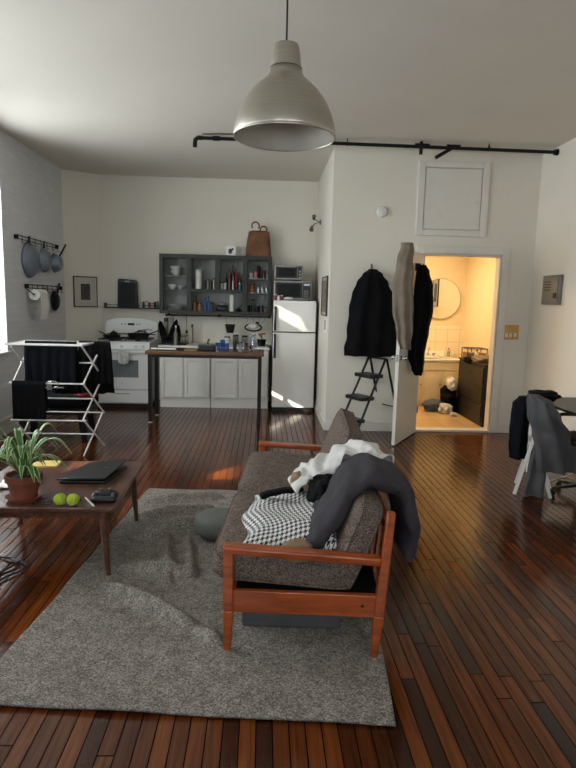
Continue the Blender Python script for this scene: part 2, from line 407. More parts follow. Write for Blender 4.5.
for i, (x0, x1) in enumerate(RW):
    fr = struct('window_%d' % (i+5), B().bb(x0, -2.2, 1, x0+.06, -2.13, 3).bb(x1-.06, -2.2, 1, x1, -2.13, 3).bb(x0+.06, -2.2, 1, x1-.06, -2.13, 1.06).bb(x0+.06, -2.2, 2.94, x1-.06, -2.13, 3), 'trim')
    obj('sash_rail', B().bb(x0+.06, -2.19, 1.98, x1-.06, -2.14, 2.02), 'trim', fr)
    obj('window_pane', B().bb(x0+.06, -2.17, 1.06, x1-.06, -2.165, 2.94), 'window_glass', fr)
struct('wall_bathroom_back', B().bb(XS+.12, 9.3, 0, XR, 9.5, H), 'bathwall')
struct('wall_bathroom_right', B().bb(XR-.04, YW+.13, .0, XR, 9.3, H), 'bathwall')
struct('wall_bathroom_tile', B().bb(XS+.12, 9.285, 0, XR-.04, 9.3, 1.26), 'bathtile')
struct('floor_bathroom', B().bb(XS+.12, YW+.1, 0, XR-.04, 9.285, .012), 'floortile')
struct('ceiling_bathroom', B().bb(XS+.12, YW+.13, 2.62, XR-.04, 9.3, 2.7), 'bathwall')
struct('trim_1', B().bb(DX0+.001, YW-.02, 0, DX1-.001, YW+.131, .03), 'trim', bevel=.006)
fr = struct('door_1', B().bb(DX0-.09, YW-.025, 0, DX0, YW, DZ+.09).bb(DX1, YW-.025, 0, DX1+.09, YW, DZ+.09).bb(DX0, YW-.025, DZ, DX1, YW, DZ+.09)
            .bb(DX0, YW, .03, DX0+.02, YW+.13, DZ-.02).bb(DX1-.02, YW, .03, DX1, YW+.13, DZ-.02).bb(DX0, YW, DZ-.02, DX1, YW+.13, DZ), 'trim', bevel=.004)
# baseboards
struct('baseboard_left', B().bb(XL, -2, 0, XL+.025, 8.8, .16).bb(XL, -2, .16, XL+.04, 8.8, .19), 'trim', bevel=.004)
struct('baseboard_side', B().bb(XS-.018, YW-.018, 0, XS, YB, .12), 'trim', bevel=.004)
struct('baseboard_bathroom', B().bb(XS, YW-.018, 0, DX0-.09, YW, .12).bb(DX1+.09, YW-.018, 0, XR-.02, YW, .12), 'trim', bevel=.004)
struct('baseboard_right', B().bb(XR-.02, -2, 0, XR, YW, .14), 'trim', bevel=.004)
struct('baseboard_corner', B().prism([(XL+.02, 8.79), (-2.49, 9.08), (-2.49, 9.1), (XL, 8.8)], 0, .12), 'trim')

# open door leaf, hinged at the left jamb and standing into the room
hx, hy, ex, ey = DX0-.01, YW-.055, 1.49, 6.30
dlen = math.hypot(ex-hx, ey-hy); dang = math.atan2(ey-hy, ex-hx)
d = struct('door_2', B().bb(0, -.02, .012, dlen, .02, DZ-.02), 'trim', loc=(hx, hy, 0), rz=dang, bevel=.003)
for z in (.3, 1.1, 1.9): obj('hinge', B().cyl((0, .026, z-.045), (0, .026, z+.045), .008), 'steel', d)
for sgn in (-1, 1):
    k = obj('door_knob', B().cyl((dlen-.07, sgn*.02, 1.0), (dlen-.07, sgn*.055, 1.0), .01).ell((dlen-.07, sgn*.072, 1.0), (.026, .022, .026)), 'chrome', d)
    obj('rosette', B().cyl((dlen-.07, sgn*.02, 1.0), (dlen-.07, sgn*.026, 1.0), .028), 'chrome', k)
obj('latch_plate', B().bb(dlen-.001, -.012, .96, dlen+.002, .012, 1.04), 'steel', d)

# access hatch above the door
t = thing('access_hatch', 'square white access hatch with a raised frame above the bathroom door', 'hatch', (2.24, YW, 2.42))
obj('hatch_frame', B().bb(-.43, -.03, 0, -.35, 0, .86).bb(.35, -.03, 0, .43, 0, .86).bb(-.35, -.03, 0, .35, 0, .07).bb(-.35, -.03, .79, .35, 0, .86), 'trim', t, bevel=.005)
p = obj('hatch_panel', B().bb(-.34, -.022, .08, .34, -.004, .78), 'trim', t, bevel=.004)
obj('latch', B().bb(.27, -.034, .40, .32, -.022, .42), 'white_pl', p)
t = thing('smoke_detector', 'round white smoke detector on the wall above the black coat', 'smoke detector', (1.4, YW, 2.68))
obj('cover', B().lathe([(.001, 0), (.065, 0), (.065, .02), (.05, .04), (.001, .045)]).xf(Matrix.Rotation(PI/2, 4, 'X')), 'white_pl', t)
t = thing('breaker_box', 'grey metal electrical box on the right wall', 'electrical box', (XR+.003, 6.53, 1.63))
obj('box_body', B().bb(-.04, -.2, 0, 0, .2, .33), 'greypanel', t, bevel=.004)
obj('box_door', B().bb(-.05, -.17, .03, -.04, .17, .30), 'greypanel', t, bevel=.003)
obj('grille', B().bb(-.056, -.02, .16, -.05, .13, .17).bb(-.056, -.02, .19, -.05, .13, .2).bb(-.056, -.02, .22, -.05, .13, .23).bb(-.056, -.02, .25, -.05, .13, .26), 'black_metal', t)
obj('latch', B().bb(-.06, -.15, .07, -.05, -.1, .13), 'black_plastic', t)
t = thing('light_switch', 'brass switch plate with three rockers beside the bathroom door frame', 'light switch', (3.08, YW, 1.19))
obj('switch_plate', B().bb(-.1, -.008, 0, .1, 0, .18), 'brass', t, bevel=.003)
for i in range(3): obj('rocker', B().bb(-.075+i*.055, -.018, .03, -.04+i*.055, -.008, .08), 'white_pl', t, bevel=.002)

# ------------------------------------------------------------------ ceiling pipe and pendant lamp
t = thing('ceiling_pipe', 'long black iron pipe running under the ceiling before the bathroom wall', 'pipe', (0, 6.7, 3.35))
obj('pipe_run', B().cyl((-.72, 0, 0), (3.29, 0, -.015), .019), 'iron', t)
obj('elbow', B().tube([(-.70, 0, .0), (-.75, 0, -.0), (-.78, 0, -.02), (-.785, 0, -.06), (-.785, 0, -.10)], .024, 12), 'iron', t)
for x in (-.55, -.25): obj('coupling', B().cyl((x-.04, 0, 0), (x+.04, 0, 0), .026), 'iron', t)
obj('conduit', B().tube([(-.7, -.02, .03), (-.5, -.03, .042), (-.2, -.03, .042), (.2, -.03, .04)], .008), 'steel', t)
obj('tee_fitting', B().cyl((1.66, 0, 0), (1.82, 0, 0), .028).cyl((1.73, 0, .045), (1.73, 0, -.09), .02), 'iron', t)
obj('branch_pipe', B().cyl((2.1, 0, .0), (1.9, 0, -.12), .02).cyl((2.02, 0, 0), (2.17, 0, 0), .028), 'iron', t)
obj('flange', B().cyl((3.255, 0, -.015), (3.295, 0, -.015), .034), 'iron', t)
for x in (0.9, 2.5): obj('hanger', B().cyl((x, 0, 0), (x, 0, .05), .006).tube([(x, .03*math.cos(a), .03*math.sin(a)) for a in [k*PI/6 for k in range(12)]], .004, 6, True), 'iron', t)

t = thing('pendant_lamp', 'big brushed aluminium bell pendant hanging from a black cord', 'pendant lamp', (.083, 2.8, 2.345))
pr = [(.232, 0), (.234, .012), (.228, .05), (.212, .10), (.188, .15), (.155, .195), (.118, .23), (.088, .255), (.075, .275), (.073, .30)]
obj('lamp_shade', B().lathe(pr, n=64, cap=False), 'alu', t, solid=.002)
obj('shade_lining', B().lathe([(r-.003, z) for r, z in pr], n=64, cap=False), 'alu_in', t)
obj('shade_rim', B().tube([(.233*math.cos(k*PI/32), .233*math.sin(k*PI/32), 0) for k in range(64)], .004, 8, True), 'alu', t)
cpt = obj('socket_cap', B().lathe([(.074, .298), (.07, .30), (.062, .375), (.055, .398), (.03, .408), (.006, .412)], n=40), 'alu', t)
obj('gap_ring', B().lathe([(.0745, .292), (.0745, .298)], n=40), 'black_plastic', cpt)
obj('socket', B().lathe([(.03, .2), (.03, .29)]), 'white_pl', t)
obj('bulb', B().lathe([(.012, .2), (.02, .17), (.03, .13), (.024, .1), (.002, .088)]), 'white_pl', t)
obj('cord', B().cyl((0, 0, .41), (0, 0, 1.035), .0045), 'black_plastic', t)
obj('ceiling_cup', B().lathe([(.05, 1.054), (.05, 1.03), (.01, 1.02)]), 'alu', t)

# ------------------------------------------------------------------ rug
def rug():
    p00, p10, p11, p01 = Vector((-1.14, 2.105)), Vector((.53, 1.965)), Vector((.78, 4.62)), Vector((-.93, 4.70))
    def f(u, v):
        p = p00.lerp(p10, u).lerp(p01.lerp(p11, u), v)
        x, y = p
        x += .012 * noise(u*3, v*5, 2) * (1 if u < .05 or u > .95 else .3)
        def ridge(ax, ay, bx, by, w, h):
            a = Vector((ax, ay)); bb = Vector((bx, by)); q = Vector((x, y)); d = bb - a; L = d.length; tt = max(0, min(1, (q-a).dot(d)/L/L))
            dd = (q - (a + d*tt)).length; return 2.3 * h * math.exp(-(dd/w)**2) * math.sin(PI*min(1, max(.0, tt))) ** .5 if 0 < tt < 1 else 0
        z = .014
        z += ridge(-.86, 3.05, -.30, 2.62, .035, .03) + ridge(-.30, 2.62, -.10, 2.40, .03, .02)
        z += ridge(-.82, 3.25, -.35, 3.15, .05, .03) + ridge(-.95, 4.3, -.30, 4.5, .06, .03) + ridge(-.93, 4.0, -.35, 4.25, .045, .03)
        z += ridge(-.85, 3.65, -.35, 3.95, .05, .035) + ridge(-.62, 3.75, -.50, 3.0, .03, .022) + ridge(-.48, 3.7, -.38, 3.1, .03, .02)
        z += .006 * noise(x*4, y*4, 1) + .006 * max(0, noise(x*1.7, y*1.7, 5))
        if x > .42: z = .014   # flat under the rear sofa legs
        for lx, ly in ((-.12, 2.46), (-.84, 3.17), (-.87, 3.97), (.0, 4.3)):
            dd = math.hypot(x-lx, y-ly)
            if dd < .09: z = .014 + (z-.014) * (dd/.09) ** 2
        return (x, y, max(.012, z))
    o = obj('area_rug', B().grid(f, 130, 190), 'rug', solid=.012, ang=180)
    tag(o, 'wrinkled grey woven rug lying under the sofa', 'rug')
rug()

# ------------------------------------------------------------------ sofa
SX, SY, SR = -.135, 2.44, math.radians(-4.3)
sofa = thing('sofa', 'mid-century sofa in brown tweed with an orange teak frame', 'sofa', (SX, SY, 0.02), SR)
SL, SD = 1.9, .675
for y in (.0, SL):
    for x, top in ((0, .505), (SD, .66)):
        if x == 0:
            bl = B().beam((x-.002, y, .0), (x+.002, y, .2), .03, .034, .048, .05).beam((x+.002, y, .2), (x+.0, y, top), .048, .05, .044, .046)
        else:
            bl = B().beam((x-.01, y, .0), (x, y, .2), .03, .034, .048, .05).beam((x, y, .2), (x+.035, y, top+.02), .048, .05, .036, .04)
        obj('leg', bl, 'teak', sofa, bevel=.006)
    s = 1 if y > 0 else -1
    obj('armrest', B().hexa([(-.02, y-.032, .472), (SD+.0, y-.028, .435), (SD+.0, y+.028, .435), (-.02, y+.032, .472),
                             (-.025, y-.036, .505), (SD+.0, y-.03, .475), (SD+.0, y+.03, .475), (-.025, y+.036, .505)]), 'teak', sofa, bevel=.01, seg=3)
    r = obj('side_rail', B().bb(.02, y-.014, .19, SD, y+.014, .295), 'teak', sofa, bevel=.005)
    obj('screw_plug', B().cyl((.6, y-s*-.014, .245), (.6, y+s*.016, .245), .007), 'dark_dresser', r)
obj('front_rail', B().bb(.01, .02, .20, .035, SL-.02, .28), 'teakx', sofa, bevel=.004)
obj('back_rail', B().bb(SD-.005, .02, .20, SD+.02, SL-.02, .28).bb(SD+.02, .02, .55, SD+.045, SL-.02, .61), 'teakx', sofa, bevel=.004)
for k in range(12):
    y = .12 + k * (SL-.24) / 11
    obj('back_slat', B().beam((SD+.008, y, .27), (SD+.033, y, .57), .014, .03), 'teak', sofa)
obj('seat_deck', B().bb(.03, .03, .27, SD, SL-.03, .285), 'black_cloth', sofa)
def cushion(name, hx_, hy_, hz_, M4, parent, crown=.02):
    b = B(); n = 40; m = 22
    pw = lambda v, e: math.copysign(abs(v) ** e, v)
    R = []
    for i in range(1, m):
        ph = -PI/2 + PI*i/m
        ring = []
        for k in range(n):
            a = 2*PI*k/n
            x = hx_*pw(math.cos(ph), .22)*pw(math.cos(a), .2); y = hy_*pw(math.cos(ph), .22)*pw(math.sin(a), .2); z = hz_*pw(math.sin(ph), .55)
            z += math.copysign(crown, z) * (1-(x/hx_)**2)*(1-(y/hy_)**2) if abs(z) > 1e-4 else 0
            ring.append(Vector((x, y, z)))
        R.append(ring)
    b.rings(R); b.xf(M4)
    c = obj(name, b, 'tweed', parent, ang=180)
    for sz in (-.62, .62):
        pts = []
        for k in range(64):
            a = 2*PI*k/64
            e = .2
            pts.append(M4 @ Vector(((hx_*.985)*pw(math.cos(a), e), (hy_*.993)*pw(math.sin(a), e), hz_*sz)))
        obj('piping', B().tube(pts, .0055, 6, True), 'tweed', c)
    return c
SC = (SL-.05)/4
for i in range(2):
    y = .025 + SC*(1+2*i)
    R = Matrix.Translation((.245, y, .362)) @ Matrix.Rotation(math.radians(3.5), 4, 'Y')
    cushion('seat_cushion', .335, SC-.003, .078, R, sofa)
    R = Matrix.Translation((.57, y, .485) if i == 0 else (.55, y, .555)) @ Matrix.Rotation(math.radians(20), 4, 'Y') @ Matrix.Rotation(PI/2, 4, 'Y')
    cushion('back_cushion', .215 if i == 0 else .255, SC-.006, .068, R, sofa)

# --- loose cloth on the sofa (world coordinates)
def sweep(path, halfw, halft, axis=(0, 1, 0), n=28, e=.6, folds=0, seed=0, wvar=None, rip=0):
    """flattened loop swept along a path; axis = width direction"""
    ax = Vector(axis).normalized(); pts = [Vector(p) for p in path]
    # resample smooth
    P = []
    m = len(pts)
    for i in range(m-1):
        p0, p1, p2, p3 = pts[max(i-1, 0)], pts[i], pts[i+1], pts[min(i+2, m-1)]
        for k in range(8):
            t = k/8
            P.append(.5*((2*p1) + (-p0+p2)*t + (2*p0-5*p1+4*p2-p3)*t*t + (-p0+3*p1-3*p2+p3)*t**3))
    P.append(pts[-1]); R = []
    for i, p in enumerate(P):
        t = (P[min(i+1, len(P)-1)] - P[max(i-1, 0)]).normalized(); nn = ax.cross(t).normalized()
        s = i/(len(P)-1); endk = min(1, math.sin(PI*max(.0, min(1, s)))*6+.25)
        ring = []
        wv = wvar(s) if wvar else 1
        for k in range(n):
            a = 2*PI*k/n
            w = halfw*wv*math.copysign(abs(math.cos(a))**e, math.cos(a)); h = halft*endk*math.copysign(abs(math.sin(a))**.8, math.sin(a))
            h += folds*noise(w*9+seed, s*5, seed)*(1 if h > 0 else .4)
            w += folds*.8*noise(s*7, seed+3)
            h += rip*(math.sin(s*34+4*noise(w*7, s*4, seed))+noise(w*30, s*22, seed)*1.5)*min(1, s*8, (1-s)*8)
            ring.append(p + ax*w + nn*h)
        R.append(ring)
    return B().rings(R)
seat = .475
o = obj('charcoal_throw', sweep([(.22, 2.66, .465), (.29, 2.68, .52), (.37, 2.72, .63), (.45, 2.77, .735), (.54, 2.79, .765), (.64, 2.79, .745), (.71, 2.79, .65), (.735, 2.79, .50), (.72, 2.78, .38)],
        .225, .05, axis=(.04, 1, 0), folds=.03, seed=4, wvar=lambda q: .72+.28*min(1, q*2.4), rip=.007), 'charcoal', sub=1)
tag(o, 'thick charcoal throw draped over the near end of the sofa back', 'blanket')
o = obj('white_sheet', sweep([(.17, 3.02, .60), (.24, 3.06, .655), (.33, 3.08, .70), (.44, 3.09, .765), (.54, 3.08, .80), (.63, 3.06, .79), (.69, 3.04, .72)], .12, .022, axis=(-.15, 1, 0), folds=.07, seed=9, rip=.016, e=.8), 'white_cloth', sub=1)
tag(o, 'crumpled white cloth bunched on the sofa back beside the charcoal throw', 'sheet')
def blob(c, r, seed, amp=.2, n=40, e=.8, flat=None):
    b = B(); c = Vector(c); R = []; m = 24
    pw = lambda v, e: math.copysign(abs(v)**e, v)
    for i in range(1, m):
        ph = -PI/2 + PI*i/m
        ring = []
        for k in range(n):
            a = 2*PI*k/n
            d = Vector((pw(math.cos(ph), e)*math.cos(a), pw(math.cos(ph), e)*math.sin(a), pw(math.sin(ph), e)))
            q = 1 + amp*(noise(d.x*2+seed, d.y*2, d.z*2) + .5*abs(noise(d.x*5, d.y*5+seed, d.z*5)))
            v = c + Vector((d.x*r[0]*q, d.y*r[1]*q, d.z*r[2]*q))
            if flat is not None: v.z = max(flat, v.z)
            ring.append(v)
        R.append(ring)
    return b, R
b, R = blob((.335, 2.93, .60), (.085, .13, .085), 3, .35); b.rings(R)
tag(obj('black_hoodie', b, 'black_cloth', sub=1), 'balled-up black garment under the white cloth on the sofa', 'hoodie')
# houndstooth cover: a soft mound on the seat
def hound():
    def f(u, v):
        x = -.10 + u*.46; y = 2.515 + v*.72
        ed = min(u, 1-u, v, 1-v)
        z = .452 + .115*min(1, (ed*5))**.5*(.55+.45*u) + .02*noise(x*6, y*6, 3)*min(1, ed*8)
        z += .012*math.sin((x*.8+y)*30)*min(1, ed*5)*(1 if v > .55 else .25)
        x += .03*noise(v*3, 1)+.012*math.sin(v*9)*(1-u) ; y += .03*noise(u*3, 7)
        return (x+.045*(v), y, z)
    return B().grid(f, 50, 60, uvs=lambda u, v: (u*.56+v*.12, v*.74-u*.12))
b = hound()
o = obj('houndstooth_blanket', b, 'hound', solid=.012, ang=180)
tag(o, 'black and white houndstooth blanket heaped on the near seat cushion', 'blanket')
o = obj('black_scarf', sweep([(-.0, 2.93, .575), (.05, 2.95, .585), (.11, 2.97, .592), (.17, 2.98, .598), (.23, 2.99, .60)], .028, .014, axis=(-.2, 1, 0), folds=.008, seed=2), 'black_cloth', sub=1)
tag(o, 'narrow black cloth strip lying across the houndstooth blanket', 'scarf')
b, R = blob((.20, 3.03, .625), (.035, .05, .055), 8, .25); b.rings(R)
tag(obj('tan_pouch', b, 'tan', sub=1), 'small tan pouch between the white cloth and houndstooth blanket', 'pouch')
b, R = blob((.17, 2.478, .478), (.075, .03, .05), 12, .25); b.rings(R)
tag(obj('cloth_bundle', b, 'tan', sub=1), 'tan cloth bundle tucked behind the near armrest on the seat', 'cloth')

# storage box under the sofa, pouf on the rug
t = thing('storage_box', 'dark grey fabric storage box under the sofa', 'box', (.17, 2.74, .022), math.radians(-4))
obj('box_body', B().bb(-.24, -.13, 0, .24, .16, .14), 'greyjacket', t, bevel=.01)
obj('box_lid', B().bb(-.248, -.137, .141, .248, .167, .165), 'greyjacket', t, bevel=.006)
b, R = blob((-.25, 3.74, .10), (.19, .17, .08), 5, .04, e=.65); b.rings(R)
tag(obj('floor_cushion', b, 'pouf', sub=1), 'grey green floor cushion on the rug before the sofa', 'cushion')

# ------------------------------------------------------------------ coffee table
TZ = .43
tb = thing('coffee_table', 'low walnut coffee table with tapered round legs', 'coffee table', (-1.29, 3.6, 0), math.radians(1.2))
obj('tabletop', B().bb(-.44, -.47, TZ-.032, .46, .47, TZ), 'walnut', tb, bevel=.008)
obj('apron', B().bb(-.38, -.43, TZ-.075, .40, -.41, TZ-.033).bb(-.38, .41, TZ-.075, .40, .43, TZ-.033).bb(-.38, -.43, TZ-.075, -.36, .43, TZ-.033).bb(.38, -.43, TZ-.075, .40, .43, TZ-.033), 'walnut', tb)
for sx in (-1, 1):
    for sy in (-1, 1):
        xx = .395 if sx > 0 else -.36; yy = -.435 if sy < 0 else .36
        obj('leg', B().cyl((xx+.025*sx, yy+sy*.015, .021 if sx > 0 else 0), (xx, yy, TZ-.033), .014, .028), 'walnut', tb)

# potted plant
t = thing('potted_plant', 'striped-leaf houseplant in a terracotta pot on the coffee table', 'potted plant', (-1.36, 3.27, TZ))
t.scale = (1.12, 1.12, 1.12)
obj('saucer', B().lathe([(.001, 0), (.075, 0), (.092, .02), (.086, .02), (.07, .008), (.001, .008)], n=40), 'terracotta', t)
obj('pot', B().lathe([(.001, .009), (.06, .009), (.082, .10), (.09, .10), (.092, .135), (.082, .135), (.075, .112), (.001, .112)], n=40), 'terracotta', t)
obj('soil', B().lathe([(.001, .113), (.076, .1135), (.04, .124), (.001, .126)], n=24), 'soil', t)
random.seed(11)
for i in range(5):
    sx, sy = (random.random()-.5)*.05, (random.random()-.5)*.05
    obj('stem', B().tube([(sx, sy, .12), (sx*1.3, sy*1.3, .15), (sx*1.6, sy*1.6, .19)], .006), 'green_leaf', t)
for i in range(38):
    a = i*2.4 + random.random()*.4; L = .11 + .13*random.random(); up = .06 + .19*random.random(); w = .011 + .008*random.random()
    base = Vector((.022*math.cos(a), .022*math.sin(a), .13+.05*random.random())); lean = random.uniform(.6, 1.1)
    def lf(u, v, a=a, L=L, up=up, w=w, base=base, lean=lean):
        s = v; r = L*lean*s; z = up*math.sin(min(1, s*1.02)*PI*.62)*1.05 - .11*s*s*lean
        ww = w*(math.sin(PI*min(1, .12+s*.88))**.7)*(1 if s < .97 else .3)
        side = (u-.5)*2*ww
        return base + Vector((r*math.cos(a) - side*math.sin(a), r*math.sin(a) + side*math.cos(a), z + abs(u-.5)*ww*.9))
    obj('leaf', B().grid(lf, 4, 12, uvs=lambda u, v: (u, v)), 'leaf', t, solid=.0008, ang=180)

# laptop, pad, small table things
t = thing('laptop', 'closed black laptop with a slightly raised lid on the coffee table', 'laptop', (-1.08, 3.74, TZ), math.radians(-3))
t.scale = (.9, 1, 1)
obj('base', B().hexa([(-.19, -.2, .0), (.13, -.19, .0), (.17, .16, 0), (-.12, .17, 0), (-.19, -.2, .02), (.13, -.19, .02), (.17, .16, .022), (-.12, .17, .022)]), 'black_plastic', t, bevel=.004)
lid = obj('lid', B().hexa([(-.19, -.2, .024), (.13, -.19, .03), (.175, .17, .058), (-.12, .17, .026), (-.19, -.2, .034), (.13, -.19, .04), (.175, .17, .068), (-.12, .17, .036)]), 'black_plastic', t, bevel=.004)
obj('lid_logo', B().hexa([(.06, -.01, .0525), (.09, -.01, .0535), (.09, -.0, .0540), (.06, 0, .0530), (.06, -.01, .0545), (.09, -.01, .0555), (.09, 0, .0560), (.06, 0, .0550)]), 'steel', lid)
def ball(x, y, lab, rz):
    t = thing('tennis_ball', lab, 'tennis ball', (x, y, TZ), rz, 'tennis balls on the coffee table')
    f = obj('felt', B().ell((0, 0, .034), (.034, .034, .034), 28), 'ball', t, ang=180)
    pts = []
    for k in range(72):
        a = 2*PI*k/72; A = .44
        v = Vector((math.cos(a)+A*math.cos(3*a)*.6, math.sin(a)-A*math.sin(3*a)*.6, 1.25*math.sin(2*a)*.8)).normalized()*.0338
        pts.append((v.x, v.y, v.z+.034))
    obj('seam', B().tube(pts, .0011, 5, True), 'paper', f)
ball(-1.125, 3.175, 'yellow green tennis ball nearer the plant pot', .4)
ball(-1.05, 3.17, 'yellow green tennis ball nearer the white pen', 1.9)
t = thing('pen', 'white pen lying right of the tennis balls', 'pen', (-.965, 3.20, TZ), math.radians(-57))
obj('barrel', B().cyl((-.09, 0, .006), (.07, 0, .006), .0055), 'white_pl', t); obj('tip', B().cyl((.07, 0, .006), (.082, 0, .006), .0055, .001), 'steel', t)
t = thing('game_controller', 'black game controller on the table corner by the laptop', 'game controller', (-.91, 3.32, TZ), math.radians(5))
b, R = blob((0, 0, .02), (.07, .035, .02), 1, .03); b.rings(R)
body = obj('body', b, 'black_plastic', t, sub=1)
for sx in (-1, 1):
    obj('grip', B().ell((sx*.055, -.03, .018), (.022, .042, .018)), 'black_plastic', t)
    obj('thumbstick', B().cyl((sx*.025, -.004, .034), (sx*.025, -.004, .048), .007).cyl((sx*.025, -.004, .046), (sx*.025, -.004, .051), .011), 'steel', body)
t = thing('glasses_case', 'long black case on the table beside the game controller', 'case', (-.895, 3.225, TZ), math.radians(3))
obj('case_body', B().ell((0, 0, .017), (.07, .026, .017), 20, .5, .5), 'black_plastic', t)
t = thing('multitool', 'small black and silver penknife behind the tennis balls', 'penknife', (-1.06, 3.26, TZ), math.radians(-28))
obj('handle', B().ell((0, 0, .008), (.035, .01, .008)), 'black_plastic', t); obj('blade', B().bb(-.045, -.004, .004, -.02, .004, .007), 'steel', t)
o = obj('yellow_notepad', B().bb(-.1, -.06, 0, .1, .08, .012), 'yellowpad', loc=(-1.50, 3.95, TZ), rz=.05, bevel=.002)
tag(o, 'pale yellow notepad on the far side of the coffee table', 'notepad')
def nap(u, v):
    return (-.11+u*.2, -.12+v*.26, .012+.035*u*abs(math.sin(v*3.2))+.012*noise(u*5, v*5, 3))
o = obj('paper_napkin', B().grid(nap, 20, 20), 'paper', loc=(-1.50, 3.56, TZ), rz=.2, solid=.003); tag(o, 'crumpled white paper behind the plant pot', 'paper')
o = obj('charging_cable', B().tube([(-1.30, 3.62, TZ+.005), (-1.24, 3.63, TZ+.006), (-1.20, 3.60, TZ+.005), (-1.17, 3.66, TZ+.005)], .0045), 'black_plastic'); tag(o, 'short black cable end between the plant and the laptop', 'cable')
t = thing('eyeglasses', 'dark folded eyeglasses left of the tennis balls', 'glasses', (-1.22, 3.165, TZ), .1)
for s in (-1, 1): obj('lens_rim', B().tube([(s*.03+.022*math.cos(k*PI/8), .0+.0, .018+.016*math.sin(k*PI/8)) for k in range(16)], .002, 6, True), 'black_plastic', t)
obj('temple', B().tube([(-.055, 0, .02), (-.05, .03, .012), (.03, .035, .004)], .002).tube([(.055, 0, .02), (.05, .028, .012), (-.03, .03, .004)], .002).cyl((-.008, 0, .02), (.008, 0, .02), .002), 'black_plastic', t)
o = obj('power_cord', B().tube([(-1.50, 3.14, TZ-.08), (-1.52, 3.2, .2), (-1.54, 3.32, .05), (-1.50, 3.38, .012), (-1.42, 3.34, .012), (-1.37, 3.29, .012), (-1.38, 3.22, .012), (-1.43, 3.15, .012), (-1.46, 3.08, .012)], .006)
        .tube([(-1.6, 3.42, .006), (-1.5, 3.37, .014), (-1.43, 3.33, .02), (-1.48, 3.22, .008), (-1.5, 3.1, .008)], .006), 'black_plastic')
tag(o, 'tangled black power cord on the floor beneath the coffee table', 'cord')

# ------------------------------------------------------------------ garments and drapes
def garment(prof, folds=.02, nf=7, seed=0, n=56, steps=6):
    """vertical loft of flattened rings; prof = (z, xc, yc, halfwidth, halfdepth)"""
    P = []
    for i in range(len(prof)-1):
        for k in range(steps):
            t = k/steps; t2 = t*t*(3-2*t)
            P.append([a+(b_-a)*(t if j == 0 else t2) for j, (a, b_) in enumerate(zip(prof[i], prof[i+1]))])
    P.append(list(prof[-1])); R = []
    for i, (z, xc, yc, hw, hd) in enumerate(P):
        s = i/(len(P)-1); ring = []
        for k in range(n):
            a = 2*PI*k/n
            x = math.copysign(abs(math.cos(a))**.8, math.cos(a))*hw; y = math.sin(a)*hd
            f = folds*(.3+s)*(math.sin(x/max(hw, .01)*nf+seed+2*noise(x*4, z*2, seed)) + .7*noise(x*14, z*4, seed))
            y += f*(1 if y < 0 else -.1)
            x += .012*noise(z*8, seed, 3)
            ring.append(Vector((xc+x, yc+y, z + (.012*noise(x*12, seed, 1) if i == len(P)-1 else 0))))
        R.append(ring)
    return B().rings(R)
def drape(x0, x1, y, z, lf, lb, off=.02, seed=0, amp=.02, taper=0):
    """cloth folded over a bar along x at (y, z); hangs lf in front and lb behind"""
    L = lf+lb
    def f(u, v):
        s = v*L; x = x0+(x1-x0)*u
        wob = amp*(math.sin(u*17+seed)+.6*noise(u*8, s*3, seed))
        if s < lf: k = (lf-s)/lf; zz = z-(lf-s)*(1+.04*noise(u*4, seed)); yy = y-off-abs(wob)*k
        else: k = (s-lf)/max(lb, .01); zz = z-(s-lf)*(1+.05*noise(u*4, seed+5)); yy = y+off+abs(wob)*k
        e = min(1, abs(s-lf)/.03); yy = y+(yy-y)*e; zz += .012*(1-e)
        return (x+taper*k*(u-.5)+.01*noise(s*6, seed, u), yy, zz)
    return B().grid(f, 30, 44)

# ------------------------------------------------------------------ clothes drying rack with laundry
t = thing('drying_rack', 'white folding clothes drying rack standing before the stove', 'drying rack', (-2.1, 5.92, 0))
F = {0: (-.22, 1.105), 1: (-.22, .74), 2: (-.22, .37), 3: (-.22, .008)}
K = {1: (.22, .74), 2: (.22, .37), 3: (.22, .008)}
for sx, x in ((-1, -.345), (1, .335)):
    for a, b_ in ((F[0], K[1]), (F[1], (.09, 1.0) if sx > 0 else (.22, 1.105)), (F[1], K[2]), (K[1], F[2]), (F[2], K[3]), (K[2], F[3])):
        q = .007 if b_[0] > 0 and a[0] < 0 else -.007
        sk = lambda yy: (.075 if sx > 0 else .02)*(yy+.22)/.44
        obj('strut', B().beam((x+q+sk(a[0]), a[0], a[1]), (x+q+sk(b_[0]), b_[0], b_[1]), .012, .018, up=(0, 0, 1)), 'rackwhite', t, bevel=.003)
for (y, z) in (F[1], F[2], K[1], K[2], (0, .555), (0, .185), (0, .925)):
    obj('rod', B().cyl((-.36+.02*(y+.22)/.44, y, z), (.35+.075*(y+.22)/.44, y, z), .008, n=10), 'rackwhite', t)
for x in (-.38, .35): obj('end_rod', B().tube([(x, -.27, 1.12), (x, .25, 1.12)], .010), 'rackwhite', t)
for k in range(6): obj('rod', B().cyl((-.37, -.26+k*.1, 1.12), (.35, -.26+k*.1, 1.12), .007, n=10), 'rackwhite', t)
for x in (-.36, .35):
    for y, z in (F[1], F[2]): obj('end_cap', B().ell((x, y, z), (.014, .014, .014), 10), 'white_pl', t)
tag(obj('navy_shirt', drape(-2.37, -1.86, 5.86, 1.135, .40, .30, seed=1, amp=.03), 'navy_cloth', solid=.006), 'dark navy shirt hung over the middle of the drying rack', 'shirt')
tag(obj('black_trousers', drape(-1.90, -1.585, 6.06, 1.137, .44, .55, seed=4, amp=.025, taper=.06), 'black_cloth', solid=.006), 'black trousers hanging at the right end of the drying rack', 'trousers')
tag(obj('black_shirt', drape(-2.44, -2.12, 5.70, .757, .37, .30, seed=7, amp=.012), 'black_cloth', solid=.006), 'black shirt hung on the lower left bar of the drying rack', 'shirt')
